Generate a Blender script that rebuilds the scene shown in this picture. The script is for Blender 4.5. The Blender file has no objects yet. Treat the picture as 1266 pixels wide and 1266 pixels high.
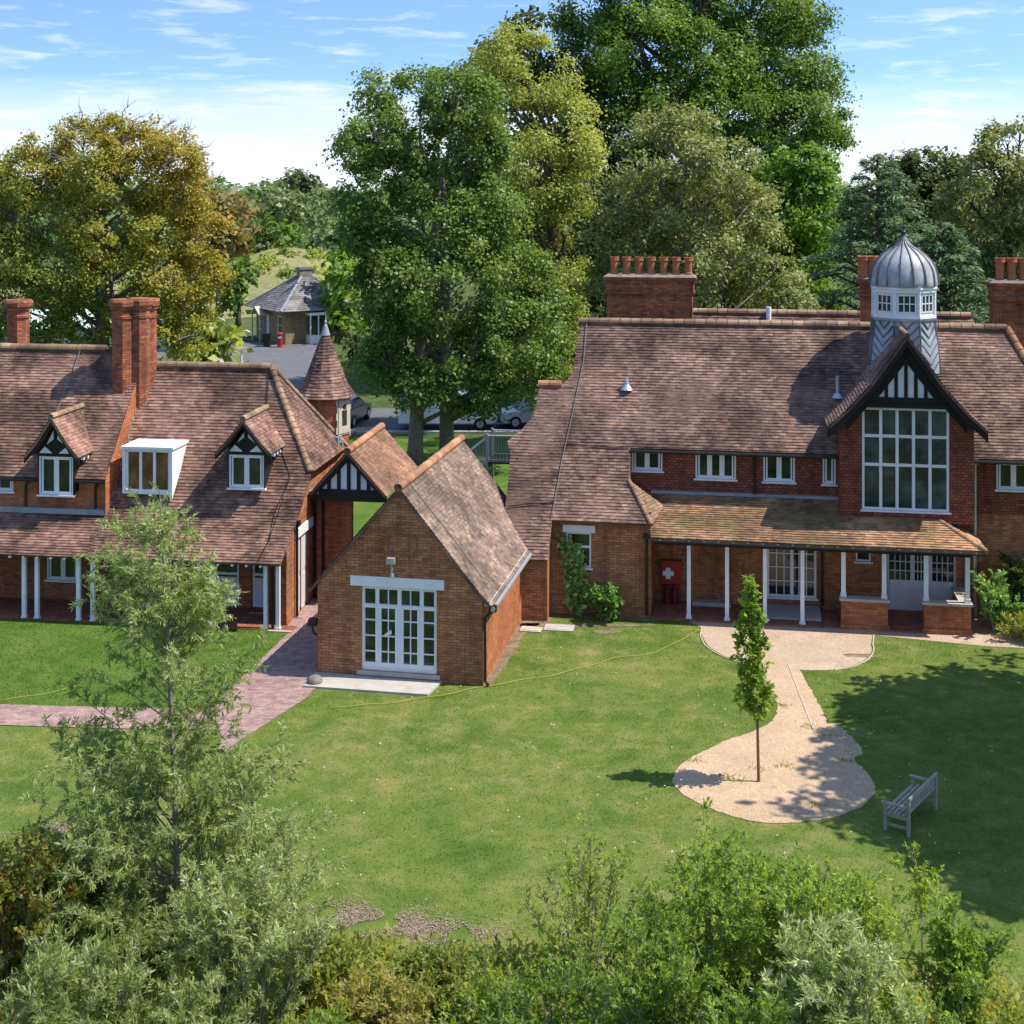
import bpy, math, random
import numpy as np
from mathutils import Vector, Matrix, noise as mnoise

random.seed(7)
R = math.radians
scene = bpy.context.scene
COL = scene.collection

# ------------------------------------------------------------------ camera, sky, sun, exposure
CAM_H, FPX, CX, CY = 12.6, 1700.0, 633.0, 232.0
cam_d = bpy.data.cameras.new('camera')
cam = bpy.data.objects.new('camera', cam_d); COL.objects.link(cam)
cam.location = (0, 0, CAM_H); cam.rotation_euler = (R(90), 0, 0)
cam_d.sensor_width = 36; cam_d.lens = FPX / 1266 * 36
cam_d.shift_y = -(633 - CY) / 1266
cam_d.clip_start = .2; cam_d.clip_end = 8000
scene.camera = cam

SUN = Vector((1.0, -.10, 1.52)).normalized()
SUN_EL = math.asin(SUN.z); SUN_ROT = math.atan2(SUN.x, SUN.y)
world = bpy.data.worlds.new('World'); scene.world = world
world.use_nodes = True
nt = world.node_tree; nt.nodes.clear()
def wn(t, **k):
    n = nt.nodes.new(t)
    for a, b in k.items(): setattr(n, a, b)
    return n
def wl(a, b): nt.links.new(a, b)
geo = wn('ShaderNodeTexCoord')
sep = wn('ShaderNodeSeparateXYZ'); wl(geo.outputs['Generated'], sep.inputs[0])
def wmath(op, a, b=None, c=None, clamp=False):
    n = wn('ShaderNodeMath', operation=op); n.use_clamp = clamp
    for i, q in enumerate((a, b, c)):
        if q is None: continue
        if isinstance(q, (int, float)): n.inputs[i].default_value = q
        else: wl(q, n.inputs[i])
    return n.outputs[0]
zup = wmath('MAXIMUM', sep.outputs['Z'], 0.0)
comb = wn('ShaderNodeCombineXYZ')
wl(sep.outputs['X'], comb.inputs[0]); wl(sep.outputs['Y'], comb.inputs[1])
wl(wmath('MULTIPLY_ADD', zup, 2.6, 0.14), comb.inputs[2])
nrm = wn('ShaderNodeVectorMath', operation='NORMALIZE'); wl(comb.outputs[0], nrm.inputs[0])
sky = wn('ShaderNodeTexSky', sky_type='NISHITA'); sky.sun_disc = False
sky.sun_elevation = SUN_EL; sky.sun_rotation = SUN_ROT
sky.air_density = 1.0; sky.dust_density = .25; sky.ozone_density = 1.2; sky.altitude = 60
wl(nrm.outputs[0], sky.inputs['Vector'])
hsv = wn('ShaderNodeHueSaturation'); hsv.inputs['Saturation'].default_value = 1.12; hsv.inputs['Hue'].default_value = .500; hsv.inputs['Value'].default_value = 1.0
wl(sky.outputs['Color'], hsv.inputs['Color'])
# cirrus: streaks that lie in flat bands, denser towards the horizon
cv = wn('ShaderNodeCombineXYZ')
wl(wmath('MULTIPLY', wmath('DIVIDE', sep.outputs['X'], wmath('MAXIMUM', sep.outputs['Y'], .2)), 15.0), cv.inputs[0])
wl(wmath('MULTIPLY', sep.outputs['Z'], 105.0), cv.inputs[1])
wl(wmath('MULTIPLY', sep.outputs['Y'], 2.0), cv.inputs[2])
cn = wn('ShaderNodeTexNoise'); cn.inputs['Scale'].default_value = 1.0; cn.inputs['Detail'].default_value = 7; cn.inputs['Roughness'].default_value = .62
cn.inputs['Distortion'].default_value = .25
wl(cv.outputs[0], cn.inputs['Vector'])
cl = wmath('MULTIPLY_ADD', cn.outputs['Fac'], 5.2, -2.7, True)
low = wmath('SUBTRACT', 1.0, wmath('DIVIDE', wmath('MAXIMUM', wmath('SUBTRACT', zup, .018), 0.0), .060, None, True), None, True)
low = wmath('POWER', low, .8)
bn = wn('ShaderNodeTexNoise'); bn.inputs['Scale'].default_value = .35; bn.inputs['Detail'].default_value = 6; bn.inputs['Roughness'].default_value = .6
wl(cv.outputs[0], bn.inputs['Vector'])
bank = wmath('MULTIPLY', wmath('SUBTRACT', wmath('MULTIPLY_ADD', bn.outputs['Fac'], .075, .030), zup), 90.0, None, True)
mask = wmath('ADD', wmath('MULTIPLY', cl, .62), wmath('MAXIMUM', low, wmath('MULTIPLY', bank, .62)), None, True)
mask = wmath('MULTIPLY', mask, .93)
cmix = wn('ShaderNodeMixRGB'); wl(mask, cmix.inputs['Fac']); wl(hsv.outputs[0], cmix.inputs['Color1'])
cmix.inputs['Color2'].default_value = (3.5, 3.65, 3.9, 1)
bg = wn('ShaderNodeBackground'); bg.inputs['Strength'].default_value = .15
wl(cmix.outputs[0], bg.inputs['Color'])
wo = wn('ShaderNodeOutputWorld'); wl(bg.outputs[0], wo.inputs['Surface'])

sun_d = bpy.data.lights.new('sun', 'SUN'); sun_d.energy = 3.45; sun_d.angle = R(.5); sun_d.color = (1, .95, .86)
sun = bpy.data.objects.new('sun', sun_d); COL.objects.link(sun)
sun.rotation_euler = (-SUN).to_track_quat('-Z', 'Y').to_euler(); sun.location = (30, -5, 60)
scene.view_settings.view_transform = 'Standard'; scene.view_settings.look = 'None'
scene.view_settings.exposure = 1.03; scene.view_settings.gamma = 1.0
scene.view_settings.use_curve_mapping = False
scene.cycles.max_bounces = 6; scene.cycles.transparent_max_bounces = 4
scene.cycles.diffuse_bounces = 3; scene.cycles.glossy_bounces = 3

# ------------------------------------------------------------------ helpers
def at(px, py, Y): return Vector(((px - CX) * Y / FPX, Y, CAM_H - (py - CY) * Y / FPX))
def gnd(px, py):
    Y = FPX * CAM_H / (py - CY); return Vector(((px - CX) * Y / FPX, Y, 0))
def lin(c):
    return tuple((x / 12.92 if x <= .04045 else ((x + .055) / 1.055) ** 2.4) for x in (v / 255 for v in c))

class MB:
    """collects faces and builds them as one mesh object"""
    def __init__(s): s.v = []; s.f = []; s.r = []; s.m = []; s.mi = 0
    def face(s, pts, rnd=None):
        i = len(s.v); s.v.extend(tuple(p) for p in pts); s.f.append(tuple(range(i, i + len(pts))))
        s.r.append(random.random() if rnd is None else rnd); s.m.append(s.mi)
    def hexa(s, p, rnd=None):           # p: 8 points, bottom 4 then top 4 (counter-clockwise from above)
        r = random.random() if rnd is None else rnd
        for q in ((3, 2, 1, 0), (4, 5, 6, 7), (0, 1, 5, 4), (1, 2, 6, 5), (2, 3, 7, 6), (3, 0, 4, 7)): s.face([p[k] for k in q], r)
    def box(s, x0, x1, y0, y1, z0, z1, rnd=None, T=None):
        p = [(x0, y0, z0), (x1, y0, z0), (x1, y1, z0), (x0, y1, z0), (x0, y0, z1), (x1, y0, z1), (x1, y1, z1), (x0, y1, z1)]
        if T: p = [T(*q) for q in p]
        s.hexa(p, rnd)
    def tube(s, pts, rad, n=6, cap=True, rnd=None):
        pts = [Vector(p) for p in pts]
        if isinstance(rad, (int, float)): rad = [rad] * len(pts)
        rings = []; ref = None
        for i, p in enumerate(pts):
            d = (pts[min(i + 1, len(pts) - 1)] - pts[max(i - 1, 0)])
            if d.length < 1e-9: d = Vector((0, 0, 1))
            d.normalize()
            if ref is None:
                ref = d.orthogonal().normalized()
            ref = (ref - d * ref.dot(d))
            ref = ref.normalized() if ref.length > 1e-6 else d.orthogonal().normalized()
            b = d.cross(ref)
            rings.append([p + (ref * math.cos(2 * math.pi * k / n) + b * math.sin(2 * math.pi * k / n)) * rad[i] for k in range(n)])
        base = len(s.v); r = random.random() if rnd is None else rnd
        for ring in rings: s.v.extend(tuple(q) for q in ring)
        for i in range(len(rings) - 1):
            for k in range(n):
                a = base + i * n + k; b2 = base + i * n + (k + 1) % n
                s.f.append((a, b2, b2 + n, a + n)); s.r.append(r); s.m.append(s.mi)
        if cap:
            s.f.append(tuple(base + k for k in range(n))[::-1]); s.r.append(r); s.m.append(s.mi)
            s.f.append(tuple(base + (len(rings) - 1) * n + k for k in range(n))); s.r.append(r); s.m.append(s.mi)
    def lathe(s, c, prof, n=16, rot=0, rnd=None):   # prof: (radius, z)
        base = len(s.v); r0 = random.random() if rnd is None else rnd
        for (r, z) in prof:
            for k in range(n):
                a = rot + 2 * math.pi * k / n
                s.v.append((c[0] + r * math.cos(a), c[1] + r * math.sin(a), c[2] + z))
        for i in range(len(prof) - 1):
            for k in range(n):
                a = base + i * n + k; b = base + i * n + (k + 1) % n
                s.f.append((a, b, b + n, a + n)); s.r.append(r0); s.m.append(s.mi)
        s.f.append(tuple(base + k for k in range(n))[::-1]); s.r.append(r0); s.m.append(s.mi)
        s.f.append(tuple(base + (len(prof) - 1) * n + k for k in range(n))); s.r.append(r0); s.m.append(s.mi)
    def build(s, name, mat, parent=None, smooth=False):
        me = bpy.data.meshes.new(name)
        me.from_pydata(s.v, [], s.f)
        mats = mat if isinstance(mat, (list, tuple)) else [mat]
        for m in mats: me.materials.append(m)
        nf = len(s.f)
        if len(mats) > 1: me.polygons.foreach_set('material_index', np.array(s.m, dtype=np.int32))
        at_ = me.attributes.new('rnd', 'FLOAT', 'FACE'); at_.data.foreach_set('value', np.array(s.r, dtype=np.float32))
        me.update()
        nl = len(me.loops)
        co = np.empty(len(me.vertices) * 3, np.float32); me.vertices.foreach_get('co', co); co = co.reshape(-1, 3)
        nor = np.empty(nf * 3, np.float32); me.polygons.foreach_get('normal', nor); nor = nor.reshape(-1, 3)
        tot = np.empty(nf, np.int32); me.polygons.foreach_get('loop_total', tot)
        vi = np.empty(nl, np.int32); me.loops.foreach_get('vertex_index', vi)
        N = np.repeat(nor, tot, axis=0); P = co[vi]
        T = np.stack([-N[:, 1], N[:, 0], np.zeros(nl, np.float32)], 1); L = np.linalg.norm(T, axis=1)
        flat = L < .02; T[flat] = (1, 0, 0); L[flat] = 1; T /= L[:, None]
        B = np.cross(N, T)
        uv = np.stack([(P * T).sum(1), (P * B).sum(1)], 1).astype(np.float32)
        ul = me.uv_layers.new(name='UVMap'); ul.data.foreach_set('uv', uv.ravel())
        if smooth: me.polygons.foreach_set('use_smooth', np.ones(nf, bool))
        o = bpy.data.objects.new(name, me); COL.objects.link(o)
        if parent: o.parent = parent
        return o

def tag(o, label, cat=None, group=None, kind=None):
    if label: o['label'] = label
    if cat: o['category'] = cat
    if group: o['group'] = group
    if kind: o['kind'] = kind
    return o
def thing(name, label, cat, loc=(0, 0, 0), rz=0, group=None):
    o = bpy.data.objects.new(name, None); COL.objects.link(o)
    o.location = loc; o.rotation_euler = (0, 0, rz); o.empty_display_size = .3
    return tag(o, label, cat, group)
def struct(mb, name, mat): 
    o = mb.build(name, mat); o['kind'] = 'structure'; return o

# ---- polygon clipping, walls with openings, tiled roofs
def clip2(poly, ax, val, keep_ge):
    out = []; n = len(poly)
    for i in range(n):
        a = poly[i]; b = poly[(i + 1) % n]
        da = a[ax] - val; db = b[ax] - val
        if not keep_ge: da = -da; db = -db
        if da >= 0: out.append(a)
        if (da > 0 and db < 0) or (da < 0 and db > 0):
            t = da / (da - db); out.append((a[0] + (b[0] - a[0]) * t, a[1] + (b[1] - a[1]) * t))
    return out
def area2(p): return .5 * abs(sum(p[i][0] * p[(i + 1) % len(p)][1] - p[(i + 1) % len(p)][0] * p[i][1] for i in range(len(p)))) if len(p) > 2 else 0

def wall(mb, T, poly, openings=(), reveal=.12):
    """a wall sheet in the (a, b) plane of T(a, b, c); c points outwards; openings are (a0, a1, b0, b1)"""
    xs = sorted({o[0] for o in openings} | {o[1] for o in openings}); ys = sorted({o[2] for o in openings} | {o[3] for o in openings})
    xs = [-1e3] + xs + [1e3]; ys = [-1e3] + ys + [1e3]
    for i in range(len(xs) - 1):
        pc = clip2(clip2(poly, 0, xs[i], True), 0, xs[i + 1], False)
        if area2(pc) < 1e-6: continue
        for j in range(len(ys) - 1):
            cx, cy = (xs[i] + xs[i + 1]) / 2, (ys[j] + ys[j + 1]) / 2
            if any(o[0] < cx < o[1] and o[2] < cy < o[3] for o in openings): continue
            q = clip2(clip2(pc, 1, ys[j], True), 1, ys[j + 1], False)
            if area2(q) > 1e-6: mb.face([T(a, b, 0) for a, b in q])
    for (a0, a1, b0, b1) in openings:
        for (p, q) in (((a0, b0), (a0, b1)), ((a0, b1), (a1, b1)), ((a1, b1), (a1, b0)), ((a1, b0), (a0, b0))):
            mb.face([T(p[0], p[1], 0), T(q[0], q[1], 0), T(q[0], q[1], -reveal), T(p[0], p[1], -reveal)])
def front(v):   # facing the viewer (towards -v)
    return lambda a, b, c: (a, v - c, b)
def sideR(u):   # facing right (+u)
    return lambda a, b, c: (u + c, a, b)
def sideL(u): return lambda a, b, c: (u - c, a, b)
def rearw(v): return lambda a, b, c: (a, v + c, b)

def tiles(mb, poly, course=.105, width=.17, lift=.022, thick=.07, seed=1, sag=.02):
    """plain tiles laid course over course on a flat roof polygon"""
    rg = random.Random(seed)
    P = [Vector(p) for p in poly]
    n = Vector((0, 0, 0))
    for i in range(len(P)): n += (P[i]).cross(P[(i + 1) % len(P)])
    n.normalize()
    if n.z < 0: n = -n; P = P[::-1]
    t = Vector((-n.y, n.x, 0)).normalized(); b = n.cross(t); o = P[0]
    S = [((p - o).dot(t), (p - o).dot(b)) for p in P]
    q0 = min(s[1] for s in S); q1 = max(s[1] for s in S); s0 = min(s[0] for s in S); s1 = max(s[0] for s in S)
    W = lambda s, q, h: o + t * s + b * q + n * h
    sd = seed * 7.31
    for k in range(int((q1 - q0) / course) + 1):
        qa, qb = q0 + k * course, q0 + (k + 1) * course
        row = clip2(clip2(S, 1, qa, True), 1, qb, False)
        if area2(row) < 1e-5: continue
        ra, rb = min(p[0] for p in row), max(p[0] for p in row)
        off = s0 - width + (.5 * width if k % 2 else 0) + rg.uniform(-.02, .02)
        j = int((ra - off) / width)
        while off + j * width < rb:
            xa, xb = off + j * width, off + (j + 1) * width; j += 1
            c = clip2(clip2(row, 0, xa, True), 0, xb, False)
            if area2(c) < 2e-4: continue
            l1, l2 = lift * rg.uniform(.65, 1.35), lift * rg.uniform(.65, 1.35)
            if rg.random() < .02: l1 += .012
            gs = mnoise.noise(((xa) * .35 + sd, qa * .35, sd)) * sag
            def h(p):
                fx = (p[0] - xa) / width; lf = l1 + (l2 - l1) * fx
                return gs + lf * (1 - (p[1] - qa) / course) + .002
            r = rg.random()
            mb.face([W(p[0], p[1], h(p)) for p in c], r)
            for i in range(len(c)):
                a, d = c[i], c[(i + 1) % len(c)]
                if abs(a[1] - qa) < 1e-6 and abs(d[1] - qa) < 1e-6 and abs(a[0] - d[0]) > 1e-4:
                    mb.face([W(a[0], a[1], -.005), W(d[0], d[1], -.005), W(d[0], d[1], h(d)), W(a[0], a[1], h(a))], r)
    bot = [W(s, q, -thick) for s, q in S]; top = [W(s, q, -.004) for s, q in S]
    mb.face(bot[::-1], .3); mb.face(top, .3)
    for i in range(len(S)):
        j = (i + 1) % len(S); mb.face([bot[i], bot[j], top[j], top[i]], .3)

def ridge(mb, p0, p1, r=.115, seg=.34, drop=.03, seed=3):
    """half-round ridge or hip tiles along a line"""
    rg = random.Random(seed)
    p0, p1 = Vector(p0), Vector(p1); d = p1 - p0; L = d.length; d.normalize()
    side = d.cross(Vector((0, 0, 1))).normalized(); up = side.cross(d)
    k = max(1, round(L / seg))
    mb.tube([p0 + up * -drop, p1 + up * -drop], r * .88, 8, True, .02)
    for i in range(k):
        a, c = p0 + d * (L * i / k), p0 + d * (L * (i + 1) / k - .028)
        ra, rc = r * rg.uniform(.98, 1.06), r * rg.uniform(1.0, 1.1); rn = rg.random()
        A = []; B = []
        for q in range(7):
            th = math.pi * q / 6
            A.append(a + side * math.cos(th) * ra + up * (math.sin(th) * ra - drop))
            B.append(c + side * math.cos(th) * rc + up * (math.sin(th) * rc - drop))
        for q in range(6): mb.face([A[q], A[q + 1], B[q + 1], B[q]], rn)
        mb.face(A[::-1], rn); mb.face(B, rn)

# ------------------------------------------------------------------ materials
class NT:
    def __init__(s, name):
        s.mat = bpy.data.materials.new(name); s.mat.use_nodes = True; s.t = s.mat.node_tree; s.t.nodes.clear()
        s.out = s.n('ShaderNodeOutputMaterial')
    def n(s, t, **k):
        n = s.t.nodes.new(t)
        for a, b in k.items(): setattr(n, a, b)
        return n
    def l(s, a, b): s.t.links.new(a, b)
    def set(s, sock, v):
        if isinstance(v, bpy.types.NodeSocket): s.l(v, sock)
        elif isinstance(v, (tuple, list)) and len(v) == 3 and sock.type == 'RGBA': sock.default_value = (*v, 1)
        else: sock.default_value = v
    def noise(s, vec, scale, detail=4, rough=.55, dist=0):
        n = s.n('ShaderNodeTexNoise'); s.l(vec, n.inputs['Vector'])
        n.inputs['Scale'].default_value = scale; n.inputs['Detail'].default_value = detail; n.inputs['Roughness'].default_value = rough; n.inputs['Distortion'].default_value = dist
        return n.outputs['Fac']
    def ramp(s, fac, stops, interp='LINEAR'):
        n = s.n('ShaderNodeValToRGB'); s.l(fac, n.inputs[0]); r = n.color_ramp; r.interpolation = interp
        while len(r.elements) < len(stops): r.elements.new(.5)
        for e, (p, c) in zip(r.elements, stops):
            e.position = p; e.color = (*c, 1) if len(c) == 3 else c
        return n.outputs[0]
    def mix(s, fac, a, b, mode='MIX'):
        n = s.n('ShaderNodeMixRGB', blend_type=mode); s.set(n.inputs[0], fac); s.set(n.inputs[1], a); s.set(n.inputs[2], b); return n.outputs[0]
    def math(s, op, a, b=0.0, clamp=False):
        n = s.n('ShaderNodeMath', operation=op); n.use_clamp = clamp; s.set(n.inputs[0], a); s.set(n.inputs[1], b); return n.outputs[0]
    def coord(s, k='Object'): return s.n('ShaderNodeTexCoord').outputs[k]
    def attr(s, name='rnd'): return s.n('ShaderNodeAttribute', attribute_name=name).outputs['Fac']
    def bump(s, h, strength=.3, dist=.02):
        n = s.n('ShaderNodeBump'); n.inputs['Strength'].default_value = strength; n.inputs['Distance'].default_value = dist; s.l(h, n.inputs['Height']); return n.outputs[0]
    def bsdf(s, color, rough=.8, spec=.3, normal=None, metal=0.0):
        b = s.n('ShaderNodeBsdfPrincipled'); s.set(b.inputs['Base Color'], color); s.set(b.inputs['Roughness'], rough)
        b.inputs['Specular IOR Level'].default_value = spec; b.inputs['Metallic'].default_value = metal
        if normal is not None: s.l(normal, b.inputs['Normal'])
        s.l(b.outputs[0], s.out.inputs[0]); return b

def g(v): return (v, v, v)
def brick_mat(name, cols, mortar, stain=.35, bw=.225, rh=.075, ms=.009, bump=.35):
    t = NT(name); uv = t.coord('UV')
    b = t.n('ShaderNodeTexBrick'); t.l(uv, b.inputs['Vector'])
    b.inputs['Scale'].default_value = 1; b.inputs['Brick Width'].default_value = bw; b.inputs['Row Height'].default_value = rh
    b.inputs['Mortar Size'].default_value = ms; b.inputs['Mortar Smooth'].default_value = .2; b.inputs['Bias'].default_value = 0
    b.inputs['Color1'].default_value = (0, 0, 0, 1); b.inputs['Color2'].default_value = (1, 1, 1, 1); b.inputs['Mortar'].default_value = (.5, .5, .5, 1)
    c = t.ramp(b.outputs['Color'], [(i / (len(cols) - 1), q) for i, q in enumerate(cols)])
    ob = t.coord('Object')
    n1 = t.noise(ob, .9, 5, .6); n2 = t.noise(ob, 7, 4, .6)
    c = t.mix(1, c, t.ramp(n1, [(.3, g(1 - stain)), (.65, g(1.08))]), 'MULTIPLY')
    c = t.mix(1, c, t.ramp(n2, [(.3, g(.82)), (.7, g(1.12))]), 'MULTIPLY')
    c = t.mix(b.outputs['Fac'], c, mortar)
    st = t.n('ShaderNodeVectorMath', operation='MULTIPLY'); t.l(ob, st.inputs[0]); st.inputs[1].default_value = (2.2, 2.2, .28)
    n5 = t.noise(st.outputs[0], 1.6, 5, .65)
    c = t.mix(1, c, t.ramp(n5, [(.32, g(.68)), (.5, g(1)), (.7, g(1.1))]), 'MULTIPLY')
    h = t.math('SUBTRACT', t.math('MULTIPLY', n2, .5), b.outputs['Fac'])
    t.bsdf(c, .85, .25, t.bump(h, bump, .012)); return t.mat

def tile_mat(name, cols, stain=.45, lichen=.5, lich_col=(.42, .36, .22), patch=None):
    t = NT(name); rnd = t.attr(); ob = t.coord('Object')
    n1 = t.noise(ob, .55, 5, .65, .6); n2 = t.noise(ob, 3.2, 4, .7); n3 = t.noise(ob, 17, 3, .7)
    f = t.math('ADD', t.math('MULTIPLY', rnd, .42), t.math('MULTIPLY', n2, .58), True)
    c = t.ramp(f, [(i / (len(cols) - 1) * .8 + .1, q) for i, q in enumerate(cols)])
    c = t.mix(1, c, t.ramp(n1, [(.38, g(.95 - stain)), (.5, g(.95)), (.62, g(1.45))]), 'MULTIPLY')
    if patch: 
        n4 = t.noise(ob, patch[1], 5, .7)
        c = t.mix(t.ramp(n4, [(patch[2], g(0)), (patch[2] + .12, g(patch[3]))]), c, patch[0])
    lm = t.math('MULTIPLY', t.ramp(n3, [(.6, g(0)), (.72, g(1))]), t.ramp(n1, [(.4, g(0)), (.66, g(lichen))]))
    c = t.mix(lm, c, lich_col)
    t.bsdf(c, .82, .3, t.bump(n3, .35, .01)); return t.mat

def plain(name, col, rough=.6, spec=.35, var=.12, scale=3.0, metal=0.0, bump=.1, streak=False):
    t = NT(name); ob = t.coord('Object'); n = t.noise(ob, scale, 5, .65)
    c = t.mix(1, col, t.ramp(n, [(.3, g(1 - var)), (.7, g(1 + var * .5))]), 'MULTIPLY')
    t.bsdf(c, rough, spec, t.bump(t.noise(ob, scale * 8, 3), bump, .01), metal); return t.mat

def glass_mat(name, col, rough=.04):
    t = NT(name); ob = t.coord('Object')
    n = t.noise(ob, 1.6, 3, .6)
    c = t.mix(t.ramp(n, [(.4, g(0)), (.65, g(1))]), col, tuple(x * 3.4 + .006 for x in col))
    t.bsdf(c, rough, .6, t.bump(t.noise(ob, 2.2, 2), .06, .02)); return t.mat

M = {}
M['tile'] = tile_mat('roof_tiles_old', [(0.052, 0.033, 0.030), (0.113, 0.064, 0.053), (0.174, 0.100, 0.075), (0.235, 0.138, 0.099), (0.358, 0.237, 0.174)], .5)
M['tile_ver'] = tile_mat('roof_tiles_warm', [(0.096, 0.050, 0.034), (0.211, 0.115, 0.064), (0.317, 0.175, 0.093), (0.403, 0.250, 0.128)], .35, .9, (.32, .28, .09), ((.15, .125, .045), .9, .5, .6))
M['tile_left'] = tile_mat('roof_tiles_left', [(0.053, 0.032, 0.030), (0.120, 0.065, 0.051), (0.187, 0.100, 0.072), (0.252, 0.139, 0.095), (0.365, 0.230, 0.161)], .5)
M['tile_chapel'] = tile_mat('roof_tiles_weathered', [(0.062, 0.042, 0.036), (0.129, 0.081, 0.062), (0.187, 0.122, 0.089), (0.241, 0.167, 0.120), (0.321, 0.252, 0.177)], .4, 1.0, (.40, .36, .26), ((.085, .07, .058), 2.2, .5, .6))
M['tile_link'] = tile_mat('roof_tiles_orange', [(0.095, 0.052, 0.035), (0.171, 0.092, 0.058), (0.233, 0.125, 0.076), (0.304, 0.180, 0.106)], .3, .5)
M['ridge'] = tile_mat('ridge_tiles', [(.07, .045, .035), (.21, .125, .08), (.31, .205, .12), (.25, .145, .088)], .25, .8, (.35, .32, .16))
M['ridge_or'] = tile_mat('ridge_tiles_orange', [(.10, .05, .035), (.30, .135, .07), (.37, .195, .105), (.29, .16, .10)], .25, .6)
M['slate'] = tile_mat('slates', [(.10, .09, .09), (.145, .13, .13), (.19, .175, .17), (.24, .22, .20)], .35, .7, (.34, .33, .26))
M['brick'] = brick_mat('brown_brick', [(.32, .115, .052), (.46, .172, .075), (.55, .235, .10), (.39, .135, .06)], (.15, .085, .052))
M['brick_red'] = brick_mat('red_brick', [(.26, .075, .036), (.38, .11, .05), (.44, .15, .065), (.30, .08, .04)], (.15, .07, .05))
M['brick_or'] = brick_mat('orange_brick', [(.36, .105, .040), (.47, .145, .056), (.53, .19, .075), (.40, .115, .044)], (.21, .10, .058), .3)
M['brick_ch'] = brick_mat('chimney_brick', [(.27, .08, .04), (.42, .125, .055), (.48, .165, .075), (.20, .065, .04)], (.11, .06, .045), .6)
M['hung'] = brick_mat('hung_tiles', [(.18, .056, .040), (.28, .082, .052), (.34, .115, .07), (.22, .065, .046)], (.075, .028, .022), .4, .15, .085, .010, .8)
M['stoneb'] = brick_mat('yellow_stone', [(.23, .16, .085), (.30, .21, .11), (.35, .25, .14)], (.24, .18, .12), .3, .3, .1)
M['white'] = plain('white_paint', (.74, .75, .76), .5, .35, .1)
M['cream'] = plain('stone_dressing', (.50, .44, .32), .8, .3, .2)
M['lilac'] = plain('pale_door_paint', (.62, .60, .62), .5, .3, .06)
M['black'] = plain('black_timber', (.014, .013, .013), .6, .3, .3)
M['iron'] = plain('black_iron', (.012, .012, .013), .45, .4, .2)
M['lead'] = plain('lead_sheet', (.33, .355, .40), .5, .5, .35, 2.5, .0)
M['lead_dark'] = plain('dark_lead', (.11, .118, .135), .55, .45, .3, 4)
M['lead_brown'] = plain('weathered_lead', (.36, .35, .36), .5, .45, .4, 3.0, .0)
M['leadflash'] = plain('lead_flashing', (.26, .275, .30), .5, .4, .3, 2.5)
M['cable'] = plain('lightning_tape', (.17, .16, .155), .6, .3, .2, 4)
M['silver'] = plain('galvanised_steel', (.45, .47, .50), .4, .5, .2, 6, .5)
M['glass'] = glass_mat('window_glass', (.010, .014, .010))
M['glass_b'] = glass_mat('brown_window_glass', (.085, .036, .018), .10)
M['glass_g'] = glass_mat('leaded_glass', (.020, .025, .029), .07)
M['concrete'] = plain('concrete', (.42, .38, .33), .9, .2, .2, 2.5)
M['coping'] = plain('stone_coping', (.46, .40, .33), .85, .2, .2, 3)
M['pot'] = plain('terracotta', (.40, .135, .06), .8, .25, .25, 5)
M['rtile'] = brick_mat('quarry_tiles', [(.24, .075, .045), (.32, .11, .065), (.29, .09, .055)], (.2, .12, .09), .2, .2, .2)
M['red'] = plain('red_paint', (.36, .018, .016), .4, .4, .15)
M['redd'] = plain('dark_red_paint', (.14, .012, .012), .5, .4, .3)
M['bench'] = plain('weathered_teak', (.36, .31, .245), .8, .2, .3, 9)
M['rope'] = plain('yellow_cord', (.40, .34, .06), .6, .3, .1)
M['bark'] = plain('bark', (.11, .085, .06), .95, .1, .5, 5, 0, .8)
M['bark_g'] = plain('grey_bark', (.24, .205, .16), .95, .1, .45, 6, 0, .8)
M['twig'] = plain('grey_twigs', (.30, .26, .21), .9, .1, .3, 6)
M['sap'] = plain('sapling_bark', (.22, .14, .065), .9, .15, .3, 10)
M['tyre'] = plain('tyre_rubber', (.015, .015, .015), .8, .2)
M['rim'] = plain('alloy', (.4, .41, .42), .35, .5, .1, 3, .6)
M['soil'] = plain('bare_soil', (.22, .165, .105), .95, .1, .5, 3.0, 0, .8)
M['boulder'] = plain('grey_stone', (.22, .19, .16), .9, .2, .4, 4, 0, .6)

def leaf_mat(name, cols, trans=.35, rough=.5, spec=.35, trans_gain=1.5):
    t = NT(name); rnd = t.attr()
    c = t.ramp(rnd, [(i / (len(cols) - 1), q) for i, q in enumerate(cols)])
    p = t.n('ShaderNodeBsdfPrincipled'); t.l(c, p.inputs['Base Color']); p.inputs['Roughness'].default_value = rough; p.inputs['Specular IOR Level'].default_value = spec
    tr = t.n('ShaderNodeBsdfTranslucent'); t.l(t.mix(1, c, (trans_gain * 1.05, trans_gain, trans_gain * .55), 'MULTIPLY'), tr.inputs[0])
    m = t.n('ShaderNodeMixShader'); m.inputs[0].default_value = trans + .08; t.l(p.outputs[0], m.inputs[1]); t.l(tr.outputs[0], m.inputs[2])
    t.l(m.outputs[0], t.out.inputs[0]); return t.mat

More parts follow.
